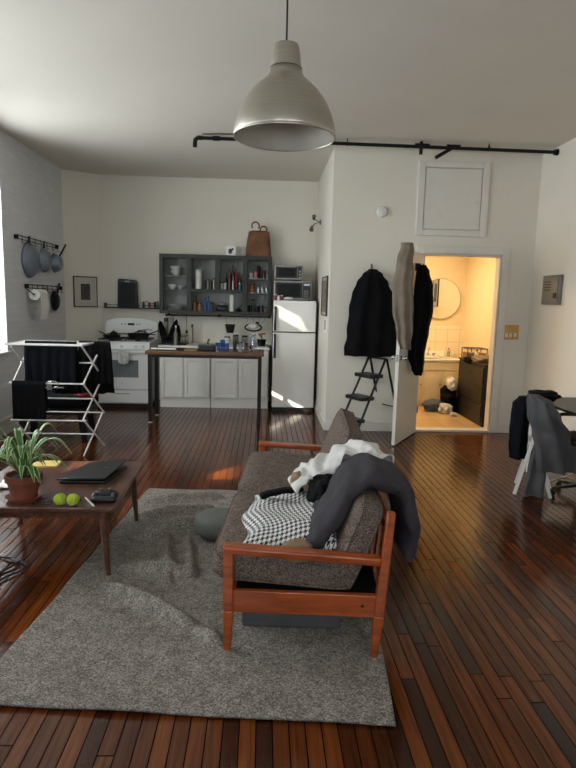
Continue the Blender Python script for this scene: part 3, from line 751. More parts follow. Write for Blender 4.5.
tag(obj('black_leggings', drape(-2.13, -1.86, 5.92, .94, .30, .34, seed=17, amp=.015), 'black_cloth', solid=.006), 'black cloth over the inner bar of the drying rack', 'laundry')
b = B().tube([(-2.05+.06*math.cos(a), 5.685, .735+.03*math.sin(a)) for a in [k*PI/10 for k in range(20)]], .004, 6, True)
tag(obj('hanger', b.beam((-2.16, 5.685, .70), (-1.94, 5.685, .705), .012, .006), 'chrome'), 'small silver hanger on the front bar of the rack', 'hanger')

t = thing('bench', 'low dark bench with black legs behind the drying rack', 'bench', (-2.3, 6.52, 0))
obj('seat', B().ell((0, 0, .44), (.42, .24, .07), 40, .35, .35), 'black_cloth', t, ang=180)
obj('frame', B().bb(-.38, -.2, .30, .38, .2, .37), 'black_metal', t)
for sx in (-1, 1):
    for sy in (-1, 1): obj('leg', B().beam((sx*.35, sy*.17, 0), (sx*.31, sy*.15, .31), .06, .06, .085, .08), 'black_metal', t, bevel=.008)
b, R = blob((-1.95, 6.45, .53), (.13, .16, .05), 3, .15); b.rings(R)
tag(obj('red_cushion', b, 'red', sub=1), 'dark red cushion on the right end of the bench', 'cushion')

# ------------------------------------------------------------------ stove
t = thing('gas_stove', 'white gas stove with a grey oven window', 'stove', (-2.02, 8.38, 0))
obj('body', B().bb(-.39, 0, .06, .39, .66, .94), 'white_enamel', t, bevel=.004)
obj('plinth', B().bb(-.37, .03, 0, .37, .64, .06), 'black_plastic', t)
ct = obj('cooktop', B().bb(-.40, -.03, .94, .40, .64, .965), 'white_enamel', t, bevel=.008)
obj('control_panel', B().hexa([(-.395, -.035, .855), (.395, -.035, .855), (.395, 0, .855), (-.395, 0, .855), (-.395, -.025, .94), (.395, -.025, .94), (.395, 0, .94), (-.395, 0, .94)]), 'white_enamel', t, bevel=.004)
for x in (-.29, -.19, .0, .20, .30):
    k = obj('knob', B().cyl((x, -.03, .9), (x, -.05, .9), .024, .022).bb(x-.004, -.062, .88, x+.004, -.05, .92), 'white_pl', t)
dr = obj('oven_door', B().bb(-.385, -.03, .27, .385, 0, .84), 'white_enamel', t, bevel=.01)
obj('oven_window', B().bb(-.235, -.034, .45, .235, -.03, .70), 'oven_glass', dr, bevel=.003)
obj('door_handle', B().bb(-.36, -.075, .795, .36, -.055, .825).bb(-.34, -.06, .80, -.31, -.03, .82).bb(.31, -.06, .80, .34, -.03, .82), 'white_pl', dr, bevel=.006)
obj('badge', B().cyl((0, -.03, .37), (0, -.033, .37), .008), 'greypanel', dr)
dw = obj('drawer', B().bb(-.385, -.025, .075, .385, 0, .255), 'white_enamel', t, bevel=.008)
obj('drawer_pull', B().bb(-.1, -.032, .205, .1, -.025, .215), 'greypanel', dw)
arch = [(-.40, .965), (.40, .965), (.40, 1.20)] + [(.40*math.cos(a), 1.21+.07*math.sin(a)) for a in [k*PI/14 for k in range(1, 14)]] + [(-.40, 1.20)]
bg = obj('backguard', B().prism(arch, .60, .66, axis=1), 'white_enamel', t, bevel=.006)
obj('clock', B().bb(-.05, .592, 1.17, .05, .60, 1.205), 'black_plastic', bg, bevel=.002)
for x in (-.14, -.09, .09, .13): obj('button', B().bb(x-.012, .595, 1.18, x+.012, .60, 1.195), 'greypanel', bg)
obj('vent_slot', B().bb(-.37, .594, 1.03, .37, .60, 1.045), 'black_plastic', bg)
for sx in (-1, 1):
    g = B()
    for k in range(4): g.bb(sx*.19-.165, .08+k*.15-.006, .985, sx*.19+.165, .08+k*.15+.006, .998)
    for k in range(3): g.bb(sx*.19-.16+k*.155, .07, .985, sx*.19-.15+k*.155, .55, .998)
    for px in (-.16, .155):
        for py in (.08, .53): g.bb(sx*.19+px-.006, py-.006, .965, sx*.19+px+.006, py+.006, .99)
    gr_ = obj('grate', g, 'iron', t)
    for y in (.17, .44): obj('burner', B().cyl((sx*.19, y, .966), (sx*.19, y, .98), .045, .035), 'iron', t)
def pan(name, lab, cat, x, y, z, r, h, hdir, ml='iron', hl=.2):
    t = thing(name, lab, cat, (x, y, z))
    obj('bowl', B().lathe([(.001, 0), (r*.78, 0), (r, h), (r+.004, h), (r*.80+.002, -.0)][:4]+[(r-.004, h), (r*.77, .006), (.001, .006)], n=36), ml, t)
    obj('handle', B().beam((r*math.cos(hdir)*.97, r*math.sin(hdir)*.97, h*.85), ((r+hl)*math.cos(hdir), (r+hl)*math.sin(hdir), h+.04), .028, .014, .022, .012, up=(0, 0, 1)), 'black_plastic', t, bevel=.004)
    return t
pan('frying_pan', 'black frying pan on the left burners of the stove', 'pan', -2.21, 8.56, .998, .13, .045, 2.4)
w = pan('wok', 'large black wok on the right burners of the stove', 'pan', -1.83, 8.60, .998, .165, .075, .5, hl=.14)
t = thing('steamer_rack', 'black wire utensils heaped in the wok', 'utensil', (-1.80, 8.62, 1.045))
for k in range(6):
    a = k*1.05; obj('wire', B().tube([(.10*math.cos(a), .10*math.sin(a), 0), (.08*math.cos(a), .08*math.sin(a), .04), (.03*math.cos(a), .03*math.sin(a), .07), (-.02*math.cos(a), -.02*math.sin(a), .055)], .006), 'iron', t)
obj('ladle', B().ell((.05, -.02, .07), (.035, .035, .02)).tube([(.05, -.02, .075), (.11, -.01, .095), (.17, .0, .075)], .006), 'steel', t)
o = obj('kettle_spout', B().lathe([(.001, 0), (.06, 0), (.065, .03), (.045, .075), (.015, .085), (.012, .10), (.001, .10)], n=28), 'iron', loc=(-2.25, 8.83, .998)); o.name = 'moka_kettle'
tag(o, 'small black kettle at the back left burner', 'kettle')
def kn(u, v):
    return (-.075+.15*u, -.083-.012*abs(math.sin(u*9))-.01*v, .835-.19*v*(1-.25*abs(u-.5))+.01*noise(u*6, 1))
o = obj('dish_towel', B().grid(kn, 20, 16).ell((0, -.09, .78), (.05, .02, .045), 14), 'white_cloth', loc=(-1.98, 8.38, 0), solid=.006)
tag(o, 'knotted pale dish towel on the oven door handle', 'towel')

# ------------------------------------------------------------------ base cabinets, worktop, fridge
units = [(-1.50, -.765, 'white two-door base cabinet beside the stove', [(-1.475, -1.16), (-1.145, -.775)]),
         (-.755, .09, 'white two-door base cabinet beside the fridge', [(-.745, -.365), (-.345, .08)])]
for x0, x1, lab, doors in units:
    t = thing('base_cabinet', lab, 'cabinet', ((x0+x1)/2, 8.47, 0), 0, 'white kitchen base cabinets'); cx = (x0+x1)/2
    obj('carcass', B().bb(x0-cx, 0, .12, x1-cx, .61, .875), 'cab_white', t)
    obj('kickboard', B().bb(x0-cx, .01, 0, x1-cx, .03, .12), 'cab_white', t)
    for a, b_ in doors:
        a -= cx; b_ -= cx
        d_ = obj('door', B().bb(a, -.02, .155, b_, 0, .735), 'cab_white', t, bevel=.004)
        obj('door_frame', B().bb(a, -.032, .155, a+.05, -.02, .735).bb(b_-.05, -.032, .155, b_, -.02, .735).bb(a+.05, -.032, .155, b_-.05, -.02, .205).bb(a+.05, -.032, .685, b_-.05, -.02, .735), 'cab_white', d_, bevel=.005)
        obj('drawer_front', B().bb(a, -.02, .75, b_, 0, .865), 'cab_white', t, bevel=.004)
o = obj('worktop', B().bb(-1.52, 8.43, .877, .10, 9.09, .915), 'cab_white', bevel=.006); tag(o, 'white kitchen worktop over the base cabinets', 'worktop')
t = thing('refrigerator', 'white top-freezer refrigerator with black handles and black sides', 'refrigerator', (.45, 8.30, 0))
obj('body', B().bb(-.31, .05, .05, .31, .68, 1.60), 'black_metal', t, bevel=.004)
obj('toe_grille', B().bb(-.29, .04, .0, .29, .6, .05), 'black_plastic', t)
for z0, z1 in ((.055, 1.145), (1.16, 1.605)):
    d_ = obj('door' if z0 < 1 else 'freezer_door', B().bb(-.305, -.01, z0, .305, .05, z1), 'fridge_white', t, bevel=.012, seg=3)
    h0, h1 = (.78, 1.13) if z0 < 1 else (1.175, 1.52)
    obj('handle', B().bb(-.295, -.05, h0, -.262, -.03, h1).bb(-.292, -.032, h0+.01, -.265, -.01, h0+.04).bb(-.292, -.032, h1-.04, -.265, -.01, h1-.01), 'black_plastic', d_, bevel=.006)
def oven(name, lab, cat, x0, x1, y, z, h, dep, frame, ctrl):
    t = thing(name, lab, cat, ((x0+x1)/2, y, z)); w = (x1-x0)/2
    obj('casing', B().bb(-w, 0, .012, w, dep, h), frame, t, bevel=.006)
    for sx in (-1, 1): obj('foot', B().cyl((sx*(w-.04), .04, 0), (sx*(w-.04), .04, .013), .014), 'black_plastic', t)
    obj('front_frame', B().bb(-w+.01, -.008, .02, w-.01, 0, h-.01), frame, t, bevel=.003)
    dd = obj('door', B().bb(-w+.02, -.018, .035, w-ctrl, -.008, h-.025), 'black_plastic', t, bevel=.003)
    obj('window', B().bb(-w+.05, -.021, .06, w-ctrl-.03, -.018, h-.05), 'iron', dd)
    p = obj('control_panel', B().bb(w-ctrl+.005, -.014, .03, w-.02, -.008, h-.02), 'black_plastic', t)
    if name == 'microwave':
        for r in range(4):
            for c_ in range(3): obj('button', B().bb(w-ctrl+.02+c_*.025, -.017, .05+r*.028, w-ctrl+.038+c_*.025, -.014, .066+r*.028), 'greypanel', p)
        obj('display', B().bb(w-ctrl+.02, -.017, h-.07, w-.035, -.014, h-.04), 'oven_glass', p)
    else:
        for r in range(3): obj('dial', B().cyl((w-ctrl/2-.006, -.014, .045+r*.045), (w-ctrl/2-.006, -.03, .045+r*.045), .014), 'steel', p)
        obj('handle', B().cyl((-w+.06, -.04, h-.035), (w-ctrl-.03, -.04, h-.035), .006).cyl((-w+.07, -.04, h-.035), (-w+.07, -.015, h-.035), .005).cyl((w-ctrl-.04, -.04, h-.035), (w-ctrl-.04, -.015, h-.035), .005), 'steel', dd)
oven('microwave', 'silver and black microwave on top of the refrigerator', 'microwave', .145, .70, 8.48, 1.605, .285, .42, 'steel', .14)
oven('toaster_oven', 'steel toaster oven on top of the microwave', 'toaster oven', .15, .565, 8.52, 1.89, .225, .33, 'steel', .08)
for i, (x, h, m_, lab) in enumerate(((.17, .09, 'redp', 'red lidded jar at the left front of the refrigerator top'), (.215, .07, 'paper', 'small white jar between the two red jars on the refrigerator'), (.26, .075, 'redp', 'shorter red jar on the refrigerator before the microwave'))):
    t = thing('spice_jar', lab, 'jar', (x, 8.40, 1.605), 0, 'jars on the refrigerator')
    obj('glass', B().lathe([(.001, 0), (.019, 0), (.019, h*.75), (.015, h*.8)]), m_, t); obj('lid', B().cyl((0, 0, h*.78), (0, 0, h), .017), 'white_pl', t)
o = obj('bread_bag', B().ell((.36, 8.40, 1.63), (.07, .04, .025), 20), 'white_pl'); tag(o, 'small white bag lying on the refrigerator before the microwave', 'bag')

# ------------------------------------------------------------------ wall cabinet and its contents
CY0, CY1 = 8.83, 9.10
t = thing('wall_cabinet', 'open grey green wall cabinet full of bowls, jars and bottles', 'cabinet', (-.72, CY0, 1.40))
def rel(x0, y0, z0, x1, y1, z1): return (x0+.72, y0-CY0, z0-1.40, x1+.72, y1-CY0, z1-1.40)
cs = B().bb(*rel(-1.56, CY0, 2.225, .11, CY1-.002, 2.25)).bb(*rel(-1.56, CY0, 1.38, .11, CY1-.002, 1.405)).bb(*rel(-1.56, CY0, 1.405, -1.54, CY1-.002, 2.225)).bb(*rel(.09, CY0, 1.405, .11, CY1-.002, 2.225))
cs.bb(*rel(-1.13, CY0+.02, 1.405, -1.115, CY1-.01, 2.225)).bb(*rel(-.29, CY0+.02, 1.405, -.275, CY1-.01, 2.225)).bb(*rel(-.695, CY0+.02, 1.74, -.68, CY1-.01, 2.225))
obj('carcass', cs, 'cab_green', t)
obj('back_panel', B().bb(*rel(-1.54, CY1-.012, 1.405, .09, CY1-.003, 2.225)), 'cab_in', t)
ff = B().bb(*rel(-1.56, CY0-.02, 1.37, -1.50, CY0, 2.25)).bb(*rel(-1.15, CY0-.02, 1.42, -1.08, CY0, 2.19)).bb(*rel(-.32, CY0-.02, 1.42, -.25, CY0, 2.19)).bb(*rel(.06, CY0-.02, 1.37, .115, CY0, 2.25))
ff.bb(*rel(-1.50, CY0-.02, 2.19, .06, CY0, 2.25)).bb(*rel(-1.50, CY0-.02, 1.37, .06, CY0, 1.42)).bb(*rel(-1.08, CY0-.02, 1.70, -.32, CY0, 1.745)).bb(*rel(-.73, CY0-.02, 1.745, -.66, CY0, 2.19))
obj('face_frame', ff, 'cab_green', t, bevel=.002)
obj('shelf', B().bb(*rel(-1.115, CY0, 1.725, -.29, CY1-.012, 1.745)), 'cab_green', t)
for z in (1.725, 1.925): obj('shelf', B().bb(*rel(-1.54, CY0+.02, z, -1.13, CY1-.012, z+.01)), 'cab_in', t)
for z in (1.70, 1.91): obj('shelf', B().bb(*rel(-.275, CY0+.02, z, .09, CY1-.012, z+.012)), 'cab_in', t)
Z0, Z1, Z2 = 1.406, 1.746, 1.936
def bowl(x, y, z, r, h, lab):
    t = thing('bowl', lab, 'bowl', (x, y, z), 0, 'bowls in the wall cabinet')
    obj('body', B().lathe([(.001, .004), (r*.4, 0), (r*.42, .008), (r*.8, h*.5), (r, h), (r-.004, h), (r*.78, h*.52), (r*.3, .014), (.001, .012)], n=32), 'bowl', t)
    return t
bowl(-1.33, 8.96, Z2, .085, .075, 'lower white bowl on the top left shelf of the cabinet')
bowl(-1.33, 8.96, Z2+.06, .088, .08, 'upper white bowl on the top left shelf of the cabinet')
bowl(-1.38, 8.95, Z1-.01, .08, .07, 'white bowl at the left of the middle cabinet shelf')
bowl(-1.27, 8.99, Z1-.01, .065, .055, 'smaller white bowl at the right of the middle cabinet shelf')
for i in range(4):
    o = obj('plate', B().lathe([(.001, .003), (.07, 0), (.125, .016), (.127, .019), (.07, .006), (.001, .006)], n=36), 'bowl', loc=(-1.33, 8.955, Z0+i*.012))
    tag(o, 'white plate in the stack at the bottom left of the cabinet, %s' % ('lowest', 'second from the bottom', 'third from the bottom', 'topmost')[i], 'plate', 'plates in the wall cabinet')
bowl(-1.33, 8.955, Z0+.055, .12, .045, 'wide white bowl on the plate stack at the cabinet bottom')
def jar(name, lab, cat, x, y, z, r, h, m_, cap='black_plastic', neck=0, grp=None):
    t = thing(name, lab, cat, (x, y, z), 0, grp)
    if neck:
        obj('body', B().lathe([(.001, 0), (r, 0), (r, h*.55), (r*.85, h*.65), (r*.38, h*.75), (r*.36, h*.92), (.001, h*.92)], n=24), m_, t)
        obj('cap', B().cyl((0, 0, h*.9), (0, 0, h), r*.42), cap, t)
    else:
        obj('body', B().lathe([(.001, 0), (r, 0), (r*1.0, h*.84), (r*.9, h*.87), (.001, h*.87)], n=24), m_, t)
        obj('lid', B().cyl((0, 0, h*.85), (0, 0, h), r*.95), cap, t)
    return t
G = 'jars and bottles in the wall cabinet'
jar('canister', 'tall white canister with a grey label on the second cabinet shelf', 'canister', -.99, 8.93, Z1, .052, .285, 'white_pl', 'white_pl', grp=G)
for x, h, m_, lab in ((-.89, .13, 'black_plastic', 'short black jar right of the white canister'), (-.845, .15, 'greypanel', 'grey jar between black jars beside the canister'), (-.80, .13, 'black_plastic', 'black jar second from the cabinet centre stile'), (-.755, .17, 'steel', 'slim metal tin beside the cabinet centre stile')):
    jar('jar', lab, 'jar', x, 8.93, Z1, .02, h, m_, grp=G)
for x, y, h, r, m_, nk, lab in ((-.64, 8.94, .11, .022, 'white_pl', 0, 'small white jar at the left of the bottle shelf'), (-.59, 8.95, .12, .02, 'paper', 0, 'white labelled jar on the bottle shelf'),
        (-.57, 9.0, .26, .018, 'black_plastic', 1, 'slim black bottle behind the white jars'), (-.52, 8.94, .30, .026, 'sienna', 1, 'dark red sauce bottle left on the bottle shelf'), (-.475, 8.99, .37, .03, 'sienna', 1, 'tallest dark red bottle on the bottle shelf'),
        (-.465, 8.90, .22, .02, 'steel', 1, 'metal bottle in front of the red bottles'), (-.42, 8.97, .33, .026, 'redp', 1, 'bright red bottle right of the tallest bottle'), (-.37, 8.98, .25, .024, 'sienna', 1, 'dark red bottle at the right end of the bottle shelf'), (-.36, 8.88, .10, .022, 'teal', 0, 'small teal jar at the right end of the bottle shelf')):
    jar('bottle' if nk else 'jar', lab, 'bottle' if nk else 'jar', x, y, Z1, r, h, m_, 'black_plastic' if m_ != 'teal' else 'white_pl', nk, G)
for x, h, r, m_, nk, lab in ((-1.05, .17, .024, 'pink', 0, 'pink tub at the left of the lower cabinet shelf'), (-1.04, .24, .02, 'redp', 1, 'red bottle behind the pink tub'), (-.97, .13, .035, 'tan', 0, 'tan jar between the pink tub and blue bottles'), (-.885, .21, .03, 'bluep', 1, 'left blue bottle on the lower cabinet shelf'), (-.835, .24, .026, 'bluep', 1, 'taller blue bottle on the lower cabinet shelf'), (-.79, .15, .035, 'bluejacket', 0, 'slate blue jar right of the blue bottles'),
        (-.48, .26, .038, 'white_pl', 0, 'tall white bottle on the lower cabinet shelf')):
    jar('bottle' if nk else 'jar', lab, 'bottle' if nk else 'jar', x, 8.92 if 'behind' not in lab else 9.0, Z0, r, h, m_, 'white_pl' if m_ == 'white_pl' else 'black_plastic', nk, G)
t = thing('food_scale', 'black flat appliance on the lower cabinet shelf left of the white bottle', 'appliance', (-.63, 8.95, Z0))
obj('body', B().ell((0, 0, .05), (.085, .07, .05), 24, .5, .5), 'black_plastic', t); obj('lid', B().ell((0, 0, .12), (.06, .05, .025), 20, .6, .6), 'greypanel', t); obj('stand', B().cyl((0, 0, .09), (0, 0, .11), .04), 'black_plastic', t)
t = thing('grater', 'black metal gadget in the lower right corner of the long shelf', 'gadget', (-.39, 8.94, Z0))
obj('body', B().ell((0, 0, .03), (.045, .05, .03)), 'iron', t); obj('handle', B().beam((.0, 0, .05), (.05, 0, .11), .012, .012), 'iron', t)
for x, z, h, r, m_, lab in ((-.20, Z2-.013, .10, .03, 'white_pl', 'white jar on the top right cabinet shelf'), (-.125, Z2-.013, .12, .032, 'pink', 'pink tub on the top right cabinet shelf'), (-.08, Z2-.013, .20, .026, 'black_plastic', 'tall black jar behind the pink tub'), (.0, Z2-.013, .13, .026, 'sienna', 'dark red jar on the top right cabinet shelf'), (.05, Z2-.013, .09, .02, 'greypanel', 'grey tin at the right end of the top right shelf'),
        (-.18, Z1-.033, .13, .036, 'orange', 'orange labelled jar on the middle right cabinet shelf'), (-.08, Z1-.033, .08, .026, 'clear_glass', 'left empty glass jar on the middle right shelf'), (-.02, Z1-.033, .08, .026, 'clear_glass', 'middle empty glass jar on the middle right shelf'), (.04, Z1-.033, .08, .024, 'clear_glass', 'right empty glass jar on the middle right shelf'),
        (-.20, Z0, .11, .03, 'black_plastic', 'black tin at the bottom right of the cabinet, leftmost'), (-.16, Z0, .21, .024, 'greypanel', 'tall grey tin at the bottom right of the cabinet'), (-.10, Z0, .10, .03, 'iron', 'dark tin left of centre on the bottom right shelf'), (-.03, Z0, .11, .034, 'black_plastic', 'wide black tin on the bottom right shelf'), (.035, Z0, .09, .026, 'tan', 'tan jar at the right end of the bottom right shelf')):
    jar('jar', lab, 'jar', x, 8.93 if 'behind' not in lab and 'tall grey' not in lab else 9.01, z, r, h, m_, 'steel' if m_ == 'clear_glass' else 'black_plastic', 0, G)
t = thing('photo_card', 'small white picture card propped on top of the wall cabinet', 'card', (-.51, 8.95, 2.251))
obj('card', B().bb(-.075, -.004, 0, .075, .004, .145), 'paper', t); obj('print', B().ell((-.005, -.005, .07), (.03, .002, .04)).ell((.03, -.005, .10), (.015, .002, .02)), 'photo', t)
# paper bag
t = thing('paper_bag', 'brown paper bag with curled handles on top of the wall cabinet', 'bag', (-.09, 8.96, 2.251))
def bagring(z, w, d):
    return [Vector((w*math.copysign(abs(math.cos(a))**.5, math.cos(a)) + .008*noise(a*2, z*9), d*math.copysign(abs(math.sin(a))**.5, math.sin(a)) + .03*noise(z*11, a*3, 4)*min(1, z*8), z + (.02*noise(a*2, 5, 2) if z > .34 else 0))) for a in [2*PI*k/40 for k in range(40)]]
obj('bag_body', B().rings([bagring(z, w, d) for z, w, d in ((0, .19, .09), (.04, .19, .095), (.12, .185, .09), (.2, .175, .085), (.28, .165, .075), (.36, .155, .06), (.37, .15, .055))]), 'kraft', t, ang=50)
for x, y, s, up in ((-.05, -.05, .055, .41), (.07, .03, .05, .36)):
    obj('handle', B().tube([(x+s*math.cos(a), y, up+.04+.055*math.sin(a)) for a in [-.7+k*(PI+1.4)/20 for k in range(21)]], .011), 'kraft', t)
# rail with hanging baskets
t = thing('utensil_rail', 'black rail under the wall cabinet', 'rail', (-.68, 8.86, 1.345))
obj('bar', B().cyl((-.80, 0, 0), (.79, 0, 0), .011), 'black_metal', t)
for x in (-.78, 0, .77): obj('bracket', B().cyl((x, 0, 0), (x, .24, 0), .007).cyl((x, .225, 0), (x, .239, 0), .022).cyl((x-.012, 0, 0), (x+.012, 0, 0), .018), 'black_metal', t)
def hook(x, z1=.0, L=.07): return B().tube([(x, -.0, .012), (x, -.014, .006), (x, -.016, -.01), (x, -.006, -.03), (x, 0, -.03-L)], .003)
t = thing('hanging_basket', 'small black wire basket hanging left on the kitchen rail', 'basket', (-.50, 8.86, 1.345), 0, 'baskets on the rail')
obj('basket', B().rings([[Vector((w*math.copysign(abs(math.cos(a))**.4, math.cos(a)), w*.7*math.copysign(abs(math.sin(a))**.4, math.sin(a)), z)) for a in [2*PI*k/24 for k in range(24)]] for z, w in ((-.25, .05), (-.13, .075), (-.12, .08))], cap=False), 'black_metal', t, solid=.003)
for x in (-.06, .06): obj('hook', hook(x), 'steel', t)
t = thing('hanging_strainer', 'pale bowl strainer with black rim hanging right on the rail', 'strainer', (-.15, 8.84, 1.345), 0, 'baskets on the rail')
obj('bowl', B().ell((0, -.01, -.14), (.085, .03, .045), 24), 'bowl', t)
obj('rim', B().tube([(.125*math.cos(a), .03*math.sin(a), -.16+.05*math.sin(a)) for a in [k*PI/14 for k in range(28)]], .012, 8, True), 'black_metal', t)
for x in (-.09, 0, .09): obj('hook', hook(x, L=.05), 'steel', t)
t = thing('ladle', 'thin steel ladle hanging beside the refrigerator', 'ladle', (.03, 8.84, 1.345))
obj('handle', B().tube([(0, 0, -.02), (-.05, 0, -.10), (-.11, 0, -.12)], .004), 'steel', t); obj('cup', B().ell((-.12, 0, -.09), (.03, .02, .02)), 'black_metal', t)
for i, x in enumerate((-1.36, -1.16)):
    t = thing('hanging_wire', ('left', 'right')[i]+' thin dark utensil hanging from the rail above the dish rack', 'utensil', (x, 8.85, 1.345), 0, 'thin utensils on the rail')
    obj('stem', hook(0, L=.2), 'black_metal', t); obj('head', B().ell((0, 0, -.25), (.02, .006, .03)), 'black_metal', t)

# worktop things
WZ = .915
t = thing('dish_rack', 'black dish rack with dark dishes on the worktop', 'dish rack', (-1.33, 8.72, WZ))
obj('tray', B().bb(-.2, -.17, 0, .2, .17, .02), 'black_plastic', t, bevel=.005)
w_ = B()
for z in (.05, .13):
    w_.tube([(-.19, -.16, z), (.19, -.16, z), (.19, .16, z), (-.19, .16, z), (-.19, -.16, z)], .004)
for k in range(9): w_.cyl((-.19+k*.0475, -.16, .02), (-.19+k*.0475, -.16, .13), .003, n=6).cyl((-.19+k*.0475, .16, .02), (-.19+k*.0475, .16, .13), .003, n=6)
obj('wire_basket', w_, 'black_metal', t)
for i, (x, a, h) in enumerate(((-1.46, -.25, .33), (-1.40, .3, .36), (-1.30, .05, .27))):
    R = Matrix.Rotation(a, 3, 'Y')
    o = obj('cutting_board', B().prism([(-.05, 0), (.05, 0), (.055, h*.5), (.03, h*.9), (0, h), (-.03, h*.85), (-.05, h*.5)], -.006, .006, axis=1).xf(Matrix.Rotation(a, 4, 'Y')), 'black_cloth', loc=(x, 8.72+i*.04, WZ+.03))
    tag(o, ('dark pointed board leaning left in the dish rack', 'dark pointed board leaning right in the dish rack', 'shortest dark board upright in the dish rack')[i], 'board', 'dark boards in the dish rack')
t = thing('kitchen_faucet', 'thin chrome faucet behind the dish rack', 'faucet', (-1.08, 8.98, WZ))
obj('spout', B().tube([(0, 0, 0), (0, 0, .22), (0, -.03, .28), (0, -.09, .29), (0, -.13, .25)], .011), 'chrome', t); obj('base', B().cyl((0, 0, 0), (0, 0, .03), .028), 'chrome', t)
jar('soap_bottle', 'silver grey soap bottle on the worktop beside the dish rack', 'bottle', -1.27, 8.50, WZ, .03, .29, 'greypanel', 'white_pl', 1)
jar('thermos', 'grey cylinder beside the stove on the worktop', 'canister', -1.49, 8.98, WZ, .035, .38, 'greypanel', 'black_plastic')
for i, (x, h, r, m_, lab) in enumerate(((-.55, .12, .05, 'white_pl', 'white crock on the worktop under the black basket'), (-.42, .15, .045, 'steel', 'steel container on the worktop left of the strainer'), (-.28, .14, .05, 'clear_glass', 'glass jar on the worktop below the strainer'))):
    jar('container', lab, 'container', x, 8.93, WZ, r, h, m_, 'black_plastic')
t = thing('small_planter', 'dark pot with dry orange flowers at the right end of the worktop', 'planter', (-.02, 8.72, WZ))
obj('pot', B().lathe([(.001, 0), (.055, 0), (.07, .10), (.062, .10), (.05, .08), (.001, .08)]), 'iron', t)
random.seed(5)
for k in range(9):
    a = k*2.4; r = .05*math.sqrt(k/9); obj('flower', B().ell((r*math.cos(a), r*math.sin(a), .14+.05*random.random()), (.018, .018, .016), 10), 'orange' if k % 2 else 'tan', t)
obj('stems', B().cyl((0, 0, .07), (0, 0, .15), .012), 'green_leaf', t)

# ------------------------------------------------------------------ bar table and its things
t = thing('bar_table', 'narrow high table with a butcher block top and black metal legs', 'table', (-.735, 7.6, 0))
obj('tabletop', B().bb(-.755, -.24, .885, .755, .34, .93), 'butcher', t, bevel=.006)
for x in (-.70, .70):
    for y in (-.21, .27):
        l_ = obj('leg', B().bb(x-.024, y-.02, .012, x+.024, y+.02, .885), 'black_metal', t, bevel=.003)
        obj('foot', B().cyl((x, y, 0), (x, y, .014), .026), 'white_pl' if x < 0 else 'black_plastic', l_)
obj('apron', B().bb(-.675, -.22, .85, .675, -.2, .884).bb(-.675, .26, .85, .675, .28, .884), 'black_metal', t)
BZ = .93
t = thing('serving_tray', 'black tray with a white rim on the left end of the high table', 'tray', (-1.22, 7.62, BZ))
obj('tray', B().bb(-.22, -.12, 0, .20, .14, .016), 'black_plastic', t, bevel=.004); obj('rim', B().bb(-.22, -.128, .012, .10, -.121, .028), 'paper', t)
t = thing('chopping_board', 'thin brown chopping board on the high table beside the tray', 'board', (-.93, 7.55, BZ)); obj('board', B().bb(-.08, -.1, 0, .08, .12, .015), 'tan', t, bevel=.004); 
t = thing('griddle', 'black rectangular griddle on the middle of the high table', 'griddle', (-.72, 7.62, BZ))
obj('pan', B().bb(-.12, -.09, 0, .10, .1, .07), 'black_plastic', t, bevel=.012); obj('lid_edge', B().bb(-.125, -.095, .072, .105, .105, .08), 'steel', t); obj('handle', B().tube([(0, 0, .08), (.0, 0, .12), (.02, 0, .15)], .01), 'black_plastic', t)
def glass(x, y, h, r, m_, lab):
    o = obj('drinking_glass', B().lathe([(.001, 0), (r*.85, 0), (r, h), (r-.003, h), (r*.8, .008), (.001, .008)], n=24, cap=False), m_, loc=(x, y, BZ)); tag(o, lab, 'glass', 'glasses on the high table'); return o
glass(-.585, 7.56, .11, .032, 'blue_glass', 'short blue glass left on the high table')
glass(-.53, 7.66, .14, .034, 'blue_glass', 'taller blue glass behind the short blue one')
glass(-.47, 7.56, .10, .032, 'blue_glass', 'blue glass nearest the clear glasses')
glass(-.29, 7.58, .12, .032, 'clear_glass', 'clear glass right of the black bottle')
glass(-.22, 7.68, .10, .03, 'amber', 'amber glass among the clear glasses')
glass(-.16, 7.56, .08, .03, 'amber', 'short amber glass near the table end')
jar('bottle', 'slim black bottle on the high table', 'bottle', -.37, 7.66, BZ, .024, .20, 'black_plastic', 'black_plastic', 1)
t = thing('carafe', 'clear glass carafe near the right end of the high table', 'carafe', (-.12, 7.66, BZ))
obj('body', B().lathe([(.001, 0), (.045, 0), (.05, .08), (.02, .16), (.026, .22), (.023, .22), (.017, .16), (.046, .08), (.001, .006)], n=28, cap=False), 'clear_glass', t); obj('stopper', B().ell((0, 0, .225), (.02, .02, .018)), 'chrome', t)

# ------------------------------------------------------------------ side shelf, speaker, framed print
t = thing('spice_shelf', 'thin black wall shelf above the stove', 'shelf', (-2.0, 9.1, 1.425))
obj('board', B().bb(-.42, -.14, 0, .42, -.002, .02), 'black_metal', t); obj('end_bracket', B().bb(-.42, -.14, .021, -.41, -.002, .08), 'black_metal', t); obj('guard_rail', B().cyl((-.41, -.135, .05), (.41, -.135, .05), .005), 'black_metal', t)
SZ = 1.446
t = thing('electric_griddle', 'upright black panel speaker on the wall shelf above the stove', 'speaker', (-2.08, 9.03, SZ))
obj('casing', B().prism([(-.15, 0), (.16, 0), (.15, .38), (.13, .41), (-.12, .43), (-.14, .41)], -.04, .04, axis=1), 'black_plastic', t, bevel=.012)
obj('front_grille', B().prism([(-.125, .03), (.13, .03), (.125, .36), (-.115, .37)], -.047, -.041, axis=1), 'iron', t, bevel=.004)
obj('badge', B().bb(-.03, -.046, .378, .045, -.041, .395), 'steel', t)
t.name = 'panel_speaker'
